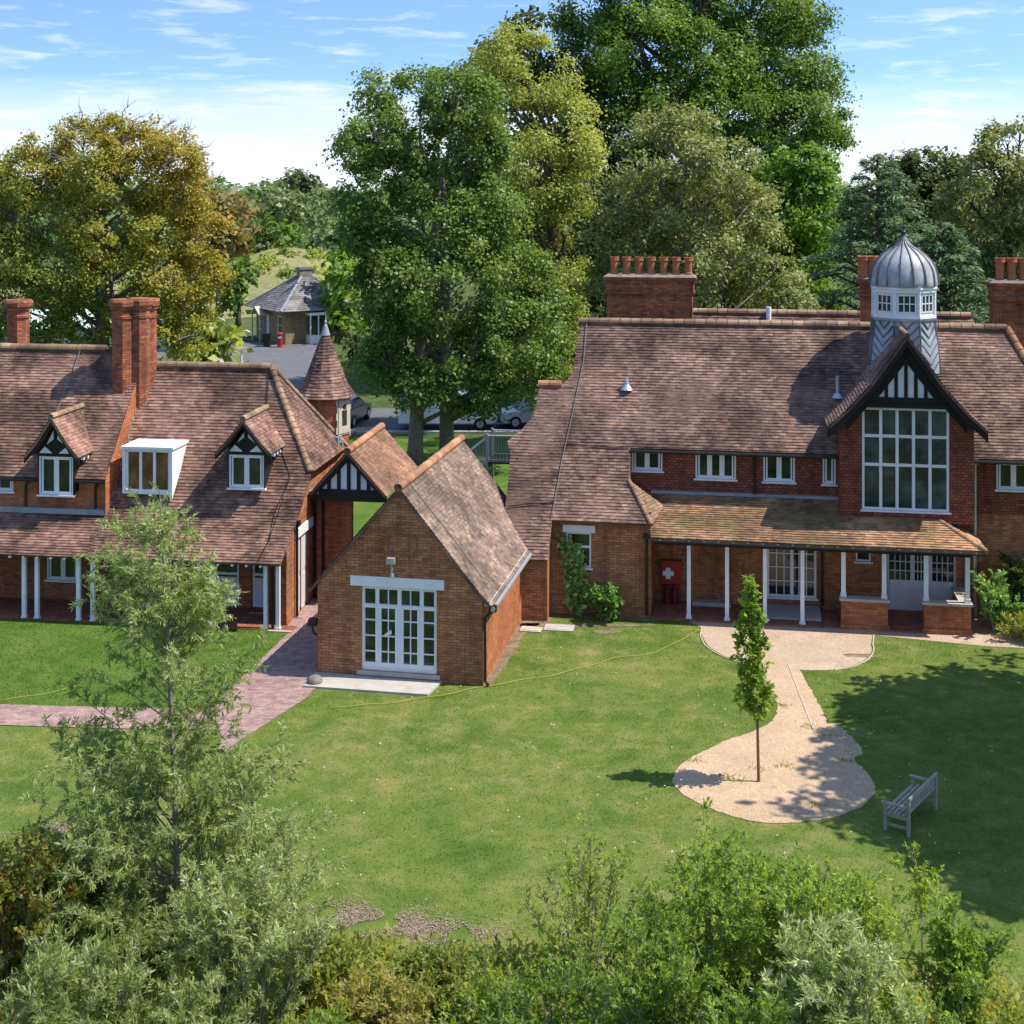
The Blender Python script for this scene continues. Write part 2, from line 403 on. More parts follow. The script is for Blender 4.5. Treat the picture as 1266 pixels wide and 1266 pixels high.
# ------------------------------------------------------------------ ground
def lawn_mat(name, cols, dry, dryness, blades=False):
    t = NT(name); ob = t.coord('Object')
    flat = t.n('ShaderNodeVectorMath', operation='MULTIPLY'); t.l(ob, flat.inputs[0]); flat.inputs[1].default_value = (1, 1, 0)
    v = flat.outputs[0]
    n1 = t.noise(v, .32, 5, .62, .4); n2 = t.noise(v, 1.7, 5, .65); n3 = t.noise(v, 14, 4, .7); n4 = t.noise(v, 55, 2, .6)
    f = t.math('ADD', t.math('MULTIPLY', n1, .55), t.math('MULTIPLY', n2, .45))
    c = t.ramp(f, [(.32, cols[0]), (.5, cols[1]), (.66, cols[2])])
    d = t.math('MULTIPLY', t.ramp(n2, [(.50, g(0)), (.66, g(1))]), t.ramp(t.noise(v, .21, 4, .6), [(.38, g(0)), (.62, g(dryness))]))
    c = t.mix(d, c, dry)
    n6 = t.noise(v, .75, 6, .68, .8)
    c = t.mix(1, c, t.ramp(n6, [(.3, (.62, .78, .55)), (.5, (1, 1, 1)), (.66, (1.30, 1.10, 1.2))]), 'MULTIPLY')
    c = t.mix(1, c, t.ramp(n3, [(.3, g(.8)), (.7, g(1.18))]), 'MULTIPLY')
    if blades:
        r = t.attr(); c = t.mix(1, c, t.ramp(r, [(0, g(.9)), (.6, g(1.3)), (1, (1.8, 1.6, 1.4))]), 'MULTIPLY')
        b = t.n('ShaderNodeBsdfPrincipled'); t.l(c, b.inputs['Base Color']); b.inputs['Roughness'].default_value = .6; b.inputs['Specular IOR Level'].default_value = .2
        tr = t.n('ShaderNodeBsdfTranslucent'); t.l(c, tr.inputs[0])
        m = t.n('ShaderNodeMixShader'); m.inputs[0].default_value = .35; t.l(b.outputs[0], m.inputs[1]); t.l(tr.outputs[0], m.inputs[2]); t.l(m.outputs[0], t.out.inputs[0])
    else:
        c = t.mix(1, c, t.ramp(n4, [(.3, g(.75)), (.7, g(1.2))]), 'MULTIPLY')
        t.bsdf(c, .95, .1, t.bump(n4, .8, .03))
    return t.mat
LC = [(.076, .128, .020), (.126, .170, .032), (.190, .202, .056)]
LCL = [(.058, .120, .015), (.086, .152, .022), (.122, .172, .036)]
M['lawn'] = lawn_mat('mown_lawn', LC, (.27, .235, .10), .45)
M['lawn_b'] = lawn_mat('mown_lawn_blades', LC, (.27, .235, .10), .45, True)
M['lawn2'] = lawn_mat('fresh_lawn', LCL, (.2, .19, .07), .25)
M['lawn2_b'] = lawn_mat('fresh_lawn_blades', LCL, (.2, .19, .07), .25, True)
M['field'] = lawn_mat('rough_ground', [(.045, .072, .02), (.068, .098, .026), (.10, .12, .036)], (.2, .17, .08), .6)
M['mound'] = lawn_mat('meadow_grass', [(.13, .15, .05), (.22, .21, .09), (.30, .27, .13)], (.34, .29, .17), .9)

def gravel_mat(name, a, b, c3):
    t = NT(name); ob = t.coord('Object')
    vo = t.n('ShaderNodeTexVoronoi'); t.l(ob, vo.inputs['Vector']); vo.inputs['Scale'].default_value = 34
    n1 = t.noise(ob, 1.1, 5, .65); n3 = t.noise(ob, 9, 4, .7)
    c = t.ramp(vo.outputs['Color'], [(.0, a), (.5, b), (1, c3)])
    c = t.mix(1, c, t.ramp(n1, [(.3, g(.82)), (.7, g(1.1))]), 'MULTIPLY')
    c = t.mix(1, c, t.ramp(n3, [(.3, g(.84)), (.7, g(1.1))]), 'MULTIPLY')
    t.bsdf(c, .95, .15, t.bump(vo.outputs['Distance'], .6, .02)); return t.mat
M['gravel'] = gravel_mat('gravel', (.41, .272, .165), (.49, .34, .215), (.56, .41, .28))
M['gravel2'] = gravel_mat('rolled_gravel', (.38, .265, .18), (.45, .33, .23), (.52, .395, .285))
M['paver'] = brick_mat('block_paving', [(.25, .15, .135), (.33, .205, .18), (.39, .25, .22), (.30, .185, .17)], (.22, .15, .13), .2, .2, .1, .008)
M['asphalt'] = plain('asphalt', (.13, .13, .135), .9, .2, .25, 1.2)
M['kerb'] = plain('kerb_stone', (.36, .34, .31), .9, .2, .2, 2)

def sheet(name, pts, z, mat):
    mb = MB(); mb.face([(p[0], p[1], z) for p in pts]); return struct(mb, name, mat)

mb = MB()
n = 48
rings = [0, 60, 130, 260, 600, 1500, 4500]
for i in range(len(rings) - 1):
    for k in range(n):
        a, b = 2 * math.pi * k / n, 2 * math.pi * (k + 1) / n
        P = lambda r, t: (r * math.sin(t), 30 + r * math.cos(t), -.004)
        if i == 0: mb.face([P(0, 0), P(rings[1], b), P(rings[1], a)])
        else: mb.face([P(rings[i], a), P(rings[i], b), P(rings[i + 1], b), P(rings[i + 1], a)])
struct(mb, 'ground', M['field'])

# lawns
sheet('lawn', [(-14, 20.5), (14, 20.5), (24, 21), (24, 40.5), (-.2, 42), (-5.0, 42), (-5.0, 35), (-13, 33.6), (-22, 33.6), (-22, 20.5)], .004, M['lawn'])
sheet('lawn', [(-23, 33.3), (-12.5, 33.0), (-7.3, 32.9), (-7.05, 34.7), (-6.27, 38.9), (-6.9, 39.6), (-23, 41.8)], .010, M['lawn2'])
sheet('lawn', [(-9, 46.5), (6, 46.5), (8, 69), (-12, 69)], .004, M['lawn2'])
# gravel court, stalk and round bed
def arc(cx, cy, rx, ry, a0, a1, n):
    return [(cx + rx * math.cos(R(a0 + (a1 - a0) * i / n)), cy + ry * math.sin(R(a0 + (a1 - a0) * i / n))) for i in range(n + 1)]
court = [(4.45, 41.2), (5.42, 39.35), (5.32, 38.7)] + arc(7.55, 38.4, 2.22, 2.55, 190, 262, 10) + arc(7.9, 38.2, 2.0, 2.35, 278, 352, 10) + [(10.15, 38.7), (13.0, 37.75), (22, 36.4), (22, 39.5), (4.5, 42)]
sheet('gravel_court', court, .012, M['gravel2'])
bed0 = [(6.35, 36.8), (6.5, 34.5), (6.45, 33.2), (6.1, 32.3), (5.4, 31.7), (4.5, 30.95), (3.75, 30.2), (3.38, 29.4), (3.5, 28.6), (3.95, 27.9), (4.6, 27.4), (5.3, 27.18), (6.1, 27.3), (6.9, 27.75), (7.42, 28.3), (7.68, 29.0), (7.62, 29.8), (7.46, 30.8), (7.42, 32), (7.48, 34), (7.52, 36.6)]
def soft(P, step=.12, amp=.07, seed=0):
    out = []
    for i in range(len(P)):
        a, b = Vector((*P[i], 0)), Vector((*P[(i + 1) % len(P)], 0)); n = max(1, int((b - a).length / step)); d = (b - a).normalized(); s = Vector((-d.y, d.x, 0))
        for k in range(n):
            p = a.lerp(b, k / n); p += s * (amp * .7 * mnoise.noise((p.x * 1.3, p.y * 1.3, seed)) + amp * .55 * mnoise.noise((p.x * 6, p.y * 6, seed + 3))); out.append((p.x, p.y))
    return out
def chaikin(P):
    out = []
    for i in range(len(P)):
        a, b = P[i], P[(i + 1) % len(P)]
        out += [(a[0] * .75 + b[0] * .25, a[1] * .75 + b[1] * .25), (a[0] * .25 + b[0] * .75, a[1] * .25 + b[1] * .75)]
    return out
bed = soft(chaikin(chaikin(bed0)), .06, .08, 4)
sheet('gravel_path', bed, .016, M['gravel'])
mb = MB()
def strip(mb, pts, w, z0, z1, rnd=.5):
    P = [Vector((p[0], p[1], 0)) for p in pts]
    for a, b in zip(P[:-1], P[1:]):
        d = (b - a).normalized(); s = Vector((-d.y, d.x, 0)) * w / 2
        e = d * .004
        mb.hexa([tuple(q) for q in (a - s - e + Vector((0, 0, z0)), b - s + Vector((0, 0, z0)), b + s + Vector((0, 0, z0)), a + s - e + Vector((0, 0, z0)), a - s - e + Vector((0, 0, z1)), b - s + Vector((0, 0, z1)), b + s + Vector((0, 0, z1)), a + s - e + Vector((0, 0, z1)))])
strip(mb, [(7.30, 36.4), (7.12, 33.8), (6.98, 31.6)], .03, -.02, .03)
strip(mb, arc(7.9, 38.2, 2.06, 2.4, 285, 352, 9) + [(10.2, 38.75)], .03, -.02, .028)
strip(mb, [(5.45, 39.4), (5.28, 38.6)] + arc(7.55, 38.4, 2.3, 2.6, 192, 250, 8), .03, -.02, .028)
tag(mb.build('path_edging', M['coping']), 'thin raised edging boards along the gravel path and court', 'edging')
# paved path
def pp(*l): return [tuple(gnd(*p)[:2]) for p in l]
sheet('paved_path', pp((262, 945), (275, 915)) + [(-6.75, 31.8), (-7.35, 33.2), (-7.1, 34.6), (-6.32, 38.85), (-6.45, 39.6), (-6.5, 40.4), (-6.0, 43.2), (-3.2, 43.6), (-3.7, 39.8), (-4.4, 36.2), (-5.0, 34.35), (-5.05, 33.95), (-5.9, 32.0), (-6.35, 30.9)], .017, M['paver'])
sheet('paved_path', [(-23, 33.5), (-12.6, 33.5), (-9, 33.25), (-6.6, 33.1), (-6.5, 31.9), (-9.5, 32.0), (-12.0, 32.2), (-23, 32.4)], .021, M['paver'])
sheet('soil', soft([tuple((Matrix.Translation((-.74, 34.77, 0)) @ Matrix.Rotation(R(-11), 4, 'Z') @ Vector((u, v, 0)))[:2]) for u, v in [(-.02, -.05), (.22, .1), (.3, 2), (.35, 4), (.6, 5.5), (.5, 7), (-.02, 7)]], .15, .12, 5), .011, M['soil'])
sheet('soil', soft([tuple((Matrix.Translation((4.07, 40.26, 0)) @ Matrix.Rotation(R(-9.5), 4, 'Z') @ Vector((u, v, 0)))[:2]) for u, v in [(-4, -.8), (-2.9, -1.0), (-2.9, -.3), (.1, -.35), (.1, .05), (-2.9, .05), (-3, -.7), (-4, -.7)]], .15, .12, 6), .0115, M['soil'])
# roads behind
sheet('road', [(-30, 112), (-14.6, 112), (-14.4, 100), (-11.4, 88), (-8, 78.5), (30, 77.5), (30, 70.6), (-8, 70.6), (-14, 76), (-18.6, 92), (-21, 100), (-30, 103)], .008, M['asphalt'])
mb = MB()
strip(mb, [(32, 70.5), (-8, 70.5), (-14.1, 75.9), (-18.8, 92), (-21.2, 100)], .3, -.05, .12)
struct(mb, 'kerb', M['kerb'])
# soil patch in front of the shrubs, dry patches, inspection cover
def blob(cx, cy, rx, ry, n=22, seed=1, wob=.22):
    rg = random.Random(seed); ph = [rg.uniform(0, 6.3) for _ in range(4)]
    return [(cx + rx * (1 + wob * (math.sin(2 * a + ph[0]) * .5 + math.sin(3 * a + ph[1]) * .4 + math.sin(5 * a + ph[2]) * .4)) * math.cos(a), cy + ry * (1 + wob * (math.sin(2 * a + ph[1]) * .5 + math.sin(4 * a + ph[3]) * .4 + math.sin(7 * a) * .3)) * math.sin(a)) for a in [2 * math.pi * i / n for i in range(n)]]
sheet('soil', blob(2.7, 39.0, .36, .2, seed=8), .012, M['soil'])
sheet('soil', blob(9.4, 37.0, .5, .16, seed=9), .014, M['soil'])
sheet('soil', blob(1.6, 39.6, 2.4, .16, seed=10), .011, M['soil'])
sheet('soil', soft(blob(7.5, 31.3, .32, 1.0, seed=11), .08, .1, 2), .013, M['gravel'])
mb = MB(); mb.box(-.42, .42, -.28, .28, 0, .035); mb.box(-.34, .34, -.2, .2, .036, .045)
t = mb.build('inspection_cover', M['concrete']); t.location = (1.35, 39.3, .0); t.rotation_euler = (0, 0, R(-9)); tag(t, 'pale grey inspection cover set in the grass near the climbing plant', 'cover')
mb = MB(); mb.box(-.3, .3, -.22, .22, 0, .04); mb.box(-.22, .22, -.16, .16, .04, .055)
t = mb.build('inspection_cover', M['coping']); t.location = (.55, 39.15, .0); t.rotation_euler = (0, 0, R(-11)); tag(t, 'smaller stone slab in the grass beside the outbuilding side wall', 'cover')
# meadow bank far behind
mb = MB(); K = 40
def hillz(x, y):
    return 5.0 * math.exp(-((x + 27) / 10) ** 2 - ((y - 168) / 20) ** 2) + 1.4 * math.exp(-((x + 45) / 20) ** 2 - ((y - 180) / 25) ** 2) + .25 * mnoise.noise((x * .3, y * .3, 1)) - .25
xs = [-75 + 96 * i / K for i in range(K + 1)]; ys = [124 + 96 * j / K for j in range(K + 1)]
for i in range(K):
    for j in range(K):
        mb.face([(x, y, hillz(x, y)) for x, y in ((xs[i], ys[j]), (xs[i + 1], ys[j]), (xs[i + 1], ys[j + 1]), (xs[i], ys[j + 1]))])
struct(mb, 'hill', M['mound'])

# ------------------------------------------------------------------ building pieces
def window(parent, T, a0, a1, b0, b1, cols, rows, glass='glass', fr=.055, bar=.035, mull=None, depth=-.05, sill=True, trans=None, mat='white', name='window'):
    """frame with bars (the part) and its glass (the sub-part); cols and rows are lists of relative widths"""
    mb = MB()
    def bx(x0, x1, y0, y1, c0, c1): mb.box(x0, x1, c0, c1, y0, y1, .5, lambda x, c, y: T(x, y, c))
    d = depth
    bx(a0, a0 + fr, b0, b1, d - .06, d + .03); bx(a1 - fr, a1, b0, b1, d - .06, d + .03)
    bx(a0 + fr, a1 - fr, b0, b0 + fr, d - .06, d + .03); bx(a0 + fr, a1 - fr, b1 - fr, b1, d - .06, d + .03)
    W, Hh = a1 - a0 - 2 * fr, b1 - b0 - 2 * fr
    sc = sum(cols); x = a0 + fr
    for i, c in enumerate(cols[:-1]):
        x += W * c / sc; m = (mull or bar)
        bx(x - m / 2, x + m / 2, b0 + fr, b1 - fr, d - .05, d + .022)
    sr = sum(rows); y = b0 + fr
    for i, r in enumerate(rows[:-1]):
        y += Hh * r / sr; m = trans if trans else bar
        bx(a0 + fr, a1 - fr, y - m / 2, y + m / 2, d - .052, d + .017)
    if sill: bx(a0 - .05, a1 + .05, b0 - .05, b0 - .002, d - .06, .05)
    w = mb.build(name, M[mat], parent)
    gl = MB(); p = [T(a0 + fr * .5, b0 + fr * .5, d - .03), T(a1 - fr * .5, b0 + fr * .5, d - .03), T(a1 - fr * .5, b1 - fr * .5, d - .03), T(a0 + fr * .5, b1 - fr * .5, d - .03)]
    gl.face(p); gl.build('pane', M[glass], w)
    return w
def casement(parent, T, a0, a1, b0, b1, lights=2, glass='glass'):
    """casement window: outer frame plus a sash frame round every light"""
    w = window(parent, T, a0, a1, b0, b1, [1] * lights, [1], glass, .05, .05, .06)
    fr = .05; W = (a1 - a0 - 2 * fr) / lights
    for i in range(lights):
        mb = MB(); x0, x1 = a0 + fr + W * i + .03, a0 + fr + W * (i + 1) - .03; y0, y1 = b0 + fr, b1 - fr; s = .045
        for (p, q, r, t) in ((x0, x0 + s, y0, y1), (x1 - s, x1, y0, y1), (x0 + s, x1 - s, y0, y0 + s), (x0 + s, x1 - s, y1 - s, y1)):
            mb.box(p, q, -.075, -.035, r, t, .5, lambda x, c, y: T(x, y, c))
        mb.build('sash', M['white'], w)
    return w
def pipe(parent, pts, r=.04, mat='iron', name='downpipe'):
    mb = MB(); mb.tube(pts, r, 8)
    p0 = Vector(pts[0]); mb.box(p0.x - .09, p0.x + .09, p0.y - .08, p0.y + .08, p0.z - .06, p0.z + .1)
    return mb.build(name, M[mat], parent)
def gutter(parent, p0, p1, r=.06, mat='iron'):
    mb = MB(); mb.tube([p0, p1], r, 8); return mb.build('gutter', M[mat], parent)
def conductor(parent, pts, mat='silver'):
    mat = 'cable' if mat == 'silver' else mat
    mb = MB(); mb.tube(pts, .014, 5); return mb.build('conductor', M[mat], parent)
def pot(parent, x, y, z, h=.6, r=.13):
    mb = MB(); mb.lathe((x, y, z), [(r * 1.02, 0), (r * 1.05, .06), (r * .88, .1), (r * .95, h * .7), (r * 1.02, h * .78), (r * 1.25, h * .8), (r * 1.25, h * .87), (r * 1.05, h * .9), (r * 1.2, h * .94), (r * 1.2, h), (r * .8, h), (r * .75, h * .8)], 14)
    return mb.build('pot', M['pot'], parent)
def barge(mb, T, prof, wdt, c0, c1):
    """board following a verge: prof is a list of (a, b) along the roof edge, wdt the board's depth downwards"""
    for (p, q) in zip(prof[:-1], prof[1:]):
        mb.hexa([T(p[0], p[1] - wdt, c0), T(q[0], q[1] - wdt, c0), T(q[0], q[1] - wdt, c1), T(p[0], p[1] - wdt, c1), T(p[0], p[1], c0), T(q[0], q[1], c0), T(q[0], q[1], c1), T(p[0], p[1], c1)])
def halftimber(parent, T, half, b0, b1, uc, n, stud=.11, c=0.0, mull_top=.0):
    """white panels between black studs in a triangle of half-width `half` from b0 up to b1"""
    mb = MB()
    mb.face([T(uc - half, b0, c), T(uc + half, b0, c), T(uc, b1, c)])
    mb.build('panel', M['white'], parent)
    bk = MB(); w = 2 * half / n
    for i in range(1, n):
        a = uc - half + w * i; top = b0 + (b1 - b0) * (1 - abs(a - uc) / half)
        bk.box(a - stud / 2, a + stud / 2, c - .01, c + .035, b0 - .02, top, .5, lambda x, q, y: T(x, y, q))
    bk.box(uc - half - .1, uc + half + .1, c - .01, c + .05, b0 - .16, b0 + .04, .5, lambda x, q, y: T(x, y, q))
    for s in (-1, 1):
        barge(bk, T, [(uc + s * (half + .05), b0 + .05), (uc, b1 + .08)], .16, c - .01, c + .04)
    bk.build('timber', M['black'], parent)

# ------------------------------------------------------------------ main house
MO = (4.07, 40.26, 0); MA = R(-9.5)
H = thing('brick_house', 'long red brick house with domed cupola, tall gable window and veranda', 'house', MO, MA)
T50 = math.tan(R(50))
zM = lambda v: 2.85 + (v + .3) * T50
RV = 4.22; RZ = zM(RV)
rp = [(-4.32, -1.13), (-2.9, -1.13), (-2.88, -.33), (.02, -.33), (-.7, .55), (-.7, 1.27), (12.4, 1.27), (10.74, RV), (-2.6, RV), (-2.63, 3.3), (-2.68, 2.97), (-2.8, 2.79), (-3.02, 2.69), (-3.69, 2.66), (-3.72, 2.05), (-3.85, 1.85), (-4.1, 1.6), (-4.5, 1.33), (-4.34, 1.05), (-4.32, .3)]
mb = MB(); tiles(mb, [(u, v, zM(v)) for u, v in rp], seed=11, sag=.035)
roof = mb.build('roof', M['tile'], H)
mb = MB(); tiles(mb, [(12.4, 1.27, zM(1.27)), (12.4, 7.2, zM(1.27)), (10.74, RV, RZ)], seed=12)
tiles(mb, [(10.74, RV, RZ), (-2.6, RV, RZ), (-2.6, 6.56, RZ - 2.34 * T50), (12.4, 6.56, RZ - 2.34 * T50)], course=.12, width=.3, seed=13)
VV, VZ = 8.9, RZ - 2.34 * T50 + 2.34 * T50 * .985
tiles(mb, [(-2.0, 6.56, RZ - 2.34 * T50), (11.4, 6.56, RZ - 2.34 * T50), (10.4, VV, VZ), (-2.0, VV, VZ)], seed=14)
tiles(mb, [(10.4, VV, VZ), (-2.0, VV, VZ), (-2.0, 12.2, VZ - 3.3 * T50), (12.4, 12.2, VZ - 3.3 * T50)], course=.12, width=.3, seed=15)
tiles(mb, [(12.4, 6.5, zM(1.27)), (12.4, 12.2, zM(1.27)), (10.4, VV, VZ)], course=.12, width=.3, seed=17)
tiles(mb, [(-2.6, 2.66, zM(2.66)), (-3.7, 2.66, zM(2.66)), (-3.7, 4.9, zM(2.66) - 2.24 * T50), (-2.6, 4.9, zM(2.66) - 2.24 * T50)], seed=16)
mb.build('rear_roof', M['tile'], H)
# small hip at the foot of the catslide
mb = MB(); tiles(mb, [(-.69, .56, zM(.56)), (.05, -.33, zM(-.33)), (.30, 1.05, 3.06)], seed=18)
ridge(mb, (-.7, .58, zM(.58) + .02), (.05, -.34, zM(-.34) + .02), .07, .3)
mb.build('hip_roof', M['ridge'], H)
# ridges
mb = MB(); ridge(mb, (-2.62, RV, RZ + .03), (10.74, RV, RZ + .03), .13, .34); mb.build('ridge_tiles', M['ridge'], H)
mb = MB(); ridge(mb, (-2.0, VV, VZ + .02), (10.4, VV, VZ + .02), .13, .34); mb.build('ridge_tiles', M['ridge'], H)
mb = MB(); ridge(mb, (10.74, RV, RZ + .02), (12.4, 1.27, zM(1.27) + .02), .12, .3); mb.build('hip_tiles', M['ridge_or'], H)
mb = MB(); ridge(mb, (-3.72, 2.68, zM(2.66) + .03), (-2.98, 2.68, zM(2.66) + .03), .13, .36); mb.build('ridge_tiles', M['ridge_or'], H)
# walls
Fu = front(1.6)
ow = [(-.69, .24, 3.98, 4.6), (1.24, 2.45, 3.80, 4.62), (3.26, 4.19, 3.78, 4.61), (5.0, 5.38, 3.76, 4.61), (9.96, 10.93, 3.78, 4.59)]
mb = MB(); wall(mb, Fu, [(-.72, 3.05), (12.2, 3.05), (12.2, 4.95), (-.72, 4.95)], ow); mb.build('upper_wall', M['hung'], H)
ol = [(3.36, 4.82, .33, 2.12), (5.96, 6.4, 1.5, 1.97), (6.87, 8.82, .12, 2.12)]
mb = MB(); wall(mb, Fu, [(-.72, 0), (12.2, 0), (12.2, 3.05), (-.72, 3.05)], ol)
wall(mb, sideR(12.2), [(1.6, 0), (12, 0), (12, 4.5), (1.6, 4.5)])
wall(mb, rearw(12.0), [(-2.5, 0), (12.2, 0), (12.2, 4.4), (-2.5, 4.4)])
wall(mb, sideL(-2.5), [(1.3, 0), (12, 0), (12, 4.45), (8.9, 8.05), (6.56, 5.3), (4.22, 8.1), (1.3, 4.65)])
wall(mb, sideL(-3.62), [(1.0, 0), (4.8, 0), (4.8, 3.6), (2.66, 6.2), (1.0, 4.3)])
wall(mb, rearw(4.8), [(-3.62, 0), (-2.5, 0), (-2.5, 3.7), (-3.62, 3.7)])
wall(mb, front(-.85), [(-4.2, 0), (-2.95, 0), (-2.95, 2.1), (-4.2, 2.1)])
wall(mb, sideL(-4.2), [(-.85, 0), (1.5, 0), (1.5, 4.6), (-.85, 2.1)])
wall(mb, rearw(1.5), [(-4.2, 0), (-3.6, 0), (-3.6, 4.7), (-4.2, 4.7)])
wall(mb, sideR(-.7), [(-.1, 2.5), (1.6, 2.5), (1.6, 4.95), (1.27, 4.66), (-.1, 3.0)])
mb.build('wall', M['brick'], H)
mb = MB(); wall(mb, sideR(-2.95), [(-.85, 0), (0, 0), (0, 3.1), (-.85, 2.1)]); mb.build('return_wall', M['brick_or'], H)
mb = MB(); wall(mb, front(0), [(-2.95, 0), (0, 0), (0, 3.1), (-2.95, 3.1)], [(-2.5, -1.76, 1.38, 2.42)]); wall(mb, sideR(0), [(0, 0), (1.6, 0), (1.6, 3.4), (0, 2.55)]); mb.build('bay_wall', M['brick'], H)
w = window(H, front(0), -2.5, -1.76, 1.38, 2.42, [1], [1.5, 1], trans=.07)
mb = MB(); mb.box(-2.16, -2.09, .03, .10, 1.42, 2.0); mb.build('mullion', M['white'], w)
mb = MB(); mb.box(-2.60, -1.64, -.045, .1, 2.425, 2.64); mb.build('lintel', M['white'], H)
# upper windows
casement(H, Fu, *ow[0], 2); casement(H, Fu, *ow[1], 3); casement(H, Fu, *ow[2], 2); casement(H, Fu, *ow[3], 1); casement(H, Fu, *ow[4], 2)
# veranda roof
VE, VZ0, VS = -.35, 2.44, .4615
zV = lambda v: VZ0 + (v - VE) * VS
mb = MB(); tiles(mb, [(.02, VE, VZ0), (9.36, VE, VZ0), (8.25, .86, zV(.86)), (8.25, 1.6, zV(1.6)), (-.2, 1.6, zV(1.6)), (-.1, .5, zV(.5))], seed=21, sag=.02)
tiles(mb, [(9.36, VE, VZ0), (9.36, 1.6, VZ0), (8.25, 1.6, zV(.86)), (8.25, .86, zV(.86))], seed=22)
ridge(mb, (8.25, .86, zV(.86)), (9.38, VE - .03, VZ0 + .02), .08, .24)
mb.build('veranda_roof', M['tile_ver'], H)
mb = MB(); mb.box(-.1, 8.3, 1.5, 1.598, zV(1.6) - .02, zV(1.6) + .07); mb.build('flashing', M['leadflash'], H)
gutter(H, (.05, VE - .05, VZ0 - .08), (9.36, VE - .05, VZ0 - .08), .034)
mb = MB(); mb.box(.1, 9.0, -.06, .06, 2.18, 2.33); mb.box(8.84, 8.96, .06, 1.58, 2.18, 2.33)
mb.build('beam', M['black'], H)
for k in range(22):
    mb = MB(); mb.box(.25 + k * .42, .31 + k * .42, -.33, -.07, 2.35, 2.42); mb.build('rafter_end', M['white'], H)
for u in (1.1, 2.2, 3.28, 4.34):
    mb = MB(); mb.box(u - .055, u + .055, -.055, .055, .06, 2.18); mb.box(u - .085, u + .085, -.085, .085, .0, .12); mb.build('post', M['white'], H)
for u in (5.49, 6.62, 7.77, 8.9):
    mb = MB(); mb.box(u - .06, u + .06, -.06, .06, .9, 2.18); mb.box(u - .08, u + .08, -.08, .08, .9, 1.0); mb.build('post', M['white'], H)
for (a, b) in ((5.42, 6.71), (7.70, 8.98)):
    mb = MB(); mb.box(a, b, -.13, .12, 0, .82); mb.box(a - .04, b + .04, -.17, -.132, 0, .16)
    if b > 8: mb.box(b - .25, b, .121, 1.58, 0, .82)
    w = mb.build('porch_wall', M['brick_or'], H)
    mb = MB(); mb.box(a - .05, b + .05, -.18, .16, .821, .89)
    if b > 8: mb.box(b - .3, b + .05, .161, 1.58, .821, .89)
    mb.build('coping', M['coping'], w)
mb = MB(); mb.box(.02, 4.9, -.18, 1.58, 0, .06); mb.build('veranda_floor', M['rtile'], H)
mb = MB(); mb.box(3.28, 4.9, .3, 1.57, .061, .12); mb.box(1.15, 2.3, 1.2, 1.57, .061, .17); mb.build('step', M['concrete'], H)
mb = MB(); mb.box(4.92, 5.4, -.1, 1.58, 0, .05); mb.box(5.41, 8.72, .13, 1.58, 0, .1); mb.box(6.75, 7.66, -.15, .125, 0, .05); mb.build('porch_floor', M['rtile'], H)
# ground floor openings
window(H, Fu, *ol[0], [1, 1, 1, 1, 1, 1], [1, 1, 1, 1], fr=.07, bar=.028, sill=True)
mb = MB(); mb.box(4.05, 4.15, 1.6, 1.66, .33, 2.1); mb.build('door_stile', M['white'], H)
window(H, Fu, *ol[1], [1], [1])
d = window(H, Fu, 6.87, 8.82, .12, 2.12, [.62, .06, .42, .06, .62], [1], fr=.05, bar=.06, mat='lilac', sill=False, name='porch_door')
mb = MB()
for (a, b) in ((6.94, 7.55), (7.65, 8.04), (8.14, 8.75)):
    mb.box(a, b, 1.62, 1.68, .16, 1.0); mb.box(a + .1, b - .1, 1.612, 1.619, .28, .86)
    for i in range(1, 4): mb.box(a + (b - a) * i / 4 - .012, a + (b - a) * i / 4 + .012, 1.64, 1.675, 1.0, 2.08)
    for j in range(1, 4): mb.box(a, b, 1.645, 1.673, 1.0 + .27 * j - .012, 1.0 + .27 * j + .012)
mb.build('door_panel', M['lilac'], d)
# niche pier in the veranda back wall
mb = MB(); mb.box(2.32, 2.62, 1.52, 1.598, .06, 2.3); mb.box(1.0, 1.2, 1.5, 1.598, .06, 2.3); mb.build('brick_pier', M['brick'], H)
# great gable
GA = 7.31; gp = [(0, 8.36), (1.03, 6.90), (1.69, 6.16), (2.23, 5.66)]
mb = MB()
for s in (-1, 1):
    for (p, q) in zip(gp[:-1], gp[1:]):
        vb = lambda z: (z - 2.85) / T50 - .3 + .12
        tiles(mb, [(GA + s * p[0], .42, p[1]), (GA + s * q[0], .42, q[1]), (GA + s * q[0], vb(q[1]), q[1]), (GA + s * p[0], vb(p[1]), p[1])], seed=31 + s, lift=.02)
mb.build('gable_roof', M['tile'], H)
mb = MB(); ridge(mb, (GA, .45, 8.39), (GA, 4.2, 8.39), .075, .3); mb.build('ridge_tiles', M['ridge'], H)
mb = MB(); wall(mb, front(.85), [(5.45, 2.9), (9.22, 2.9), (9.22, 5.55), (8.95, 5.9), (GA, 8.1), (5.7, 5.9), (5.45, 5.55)], [(6.08, 8.53, 3.22, 6.2)], .1)
wall(mb, sideL(5.45), [(.85, 2.9), (1.6, 2.9), (1.6, 5.5), (.85, 5.5)]); wall(mb, sideR(9.22), [(.85, 2.9), (1.6, 2.9), (1.6, 5.5), (.85, 5.5)])
mb.build('gable_wall', M['hung'], H)
window(H, front(.85), 6.08, 8.53, 3.22, 6.2, [1] * 5, [1.28, .86, .78], 'glass_g', .07, .075, .085, trans=.085)
halftimber(H, front(.80), .83, 6.48, 7.62, GA, 6, .10, 0)
mb = MB()
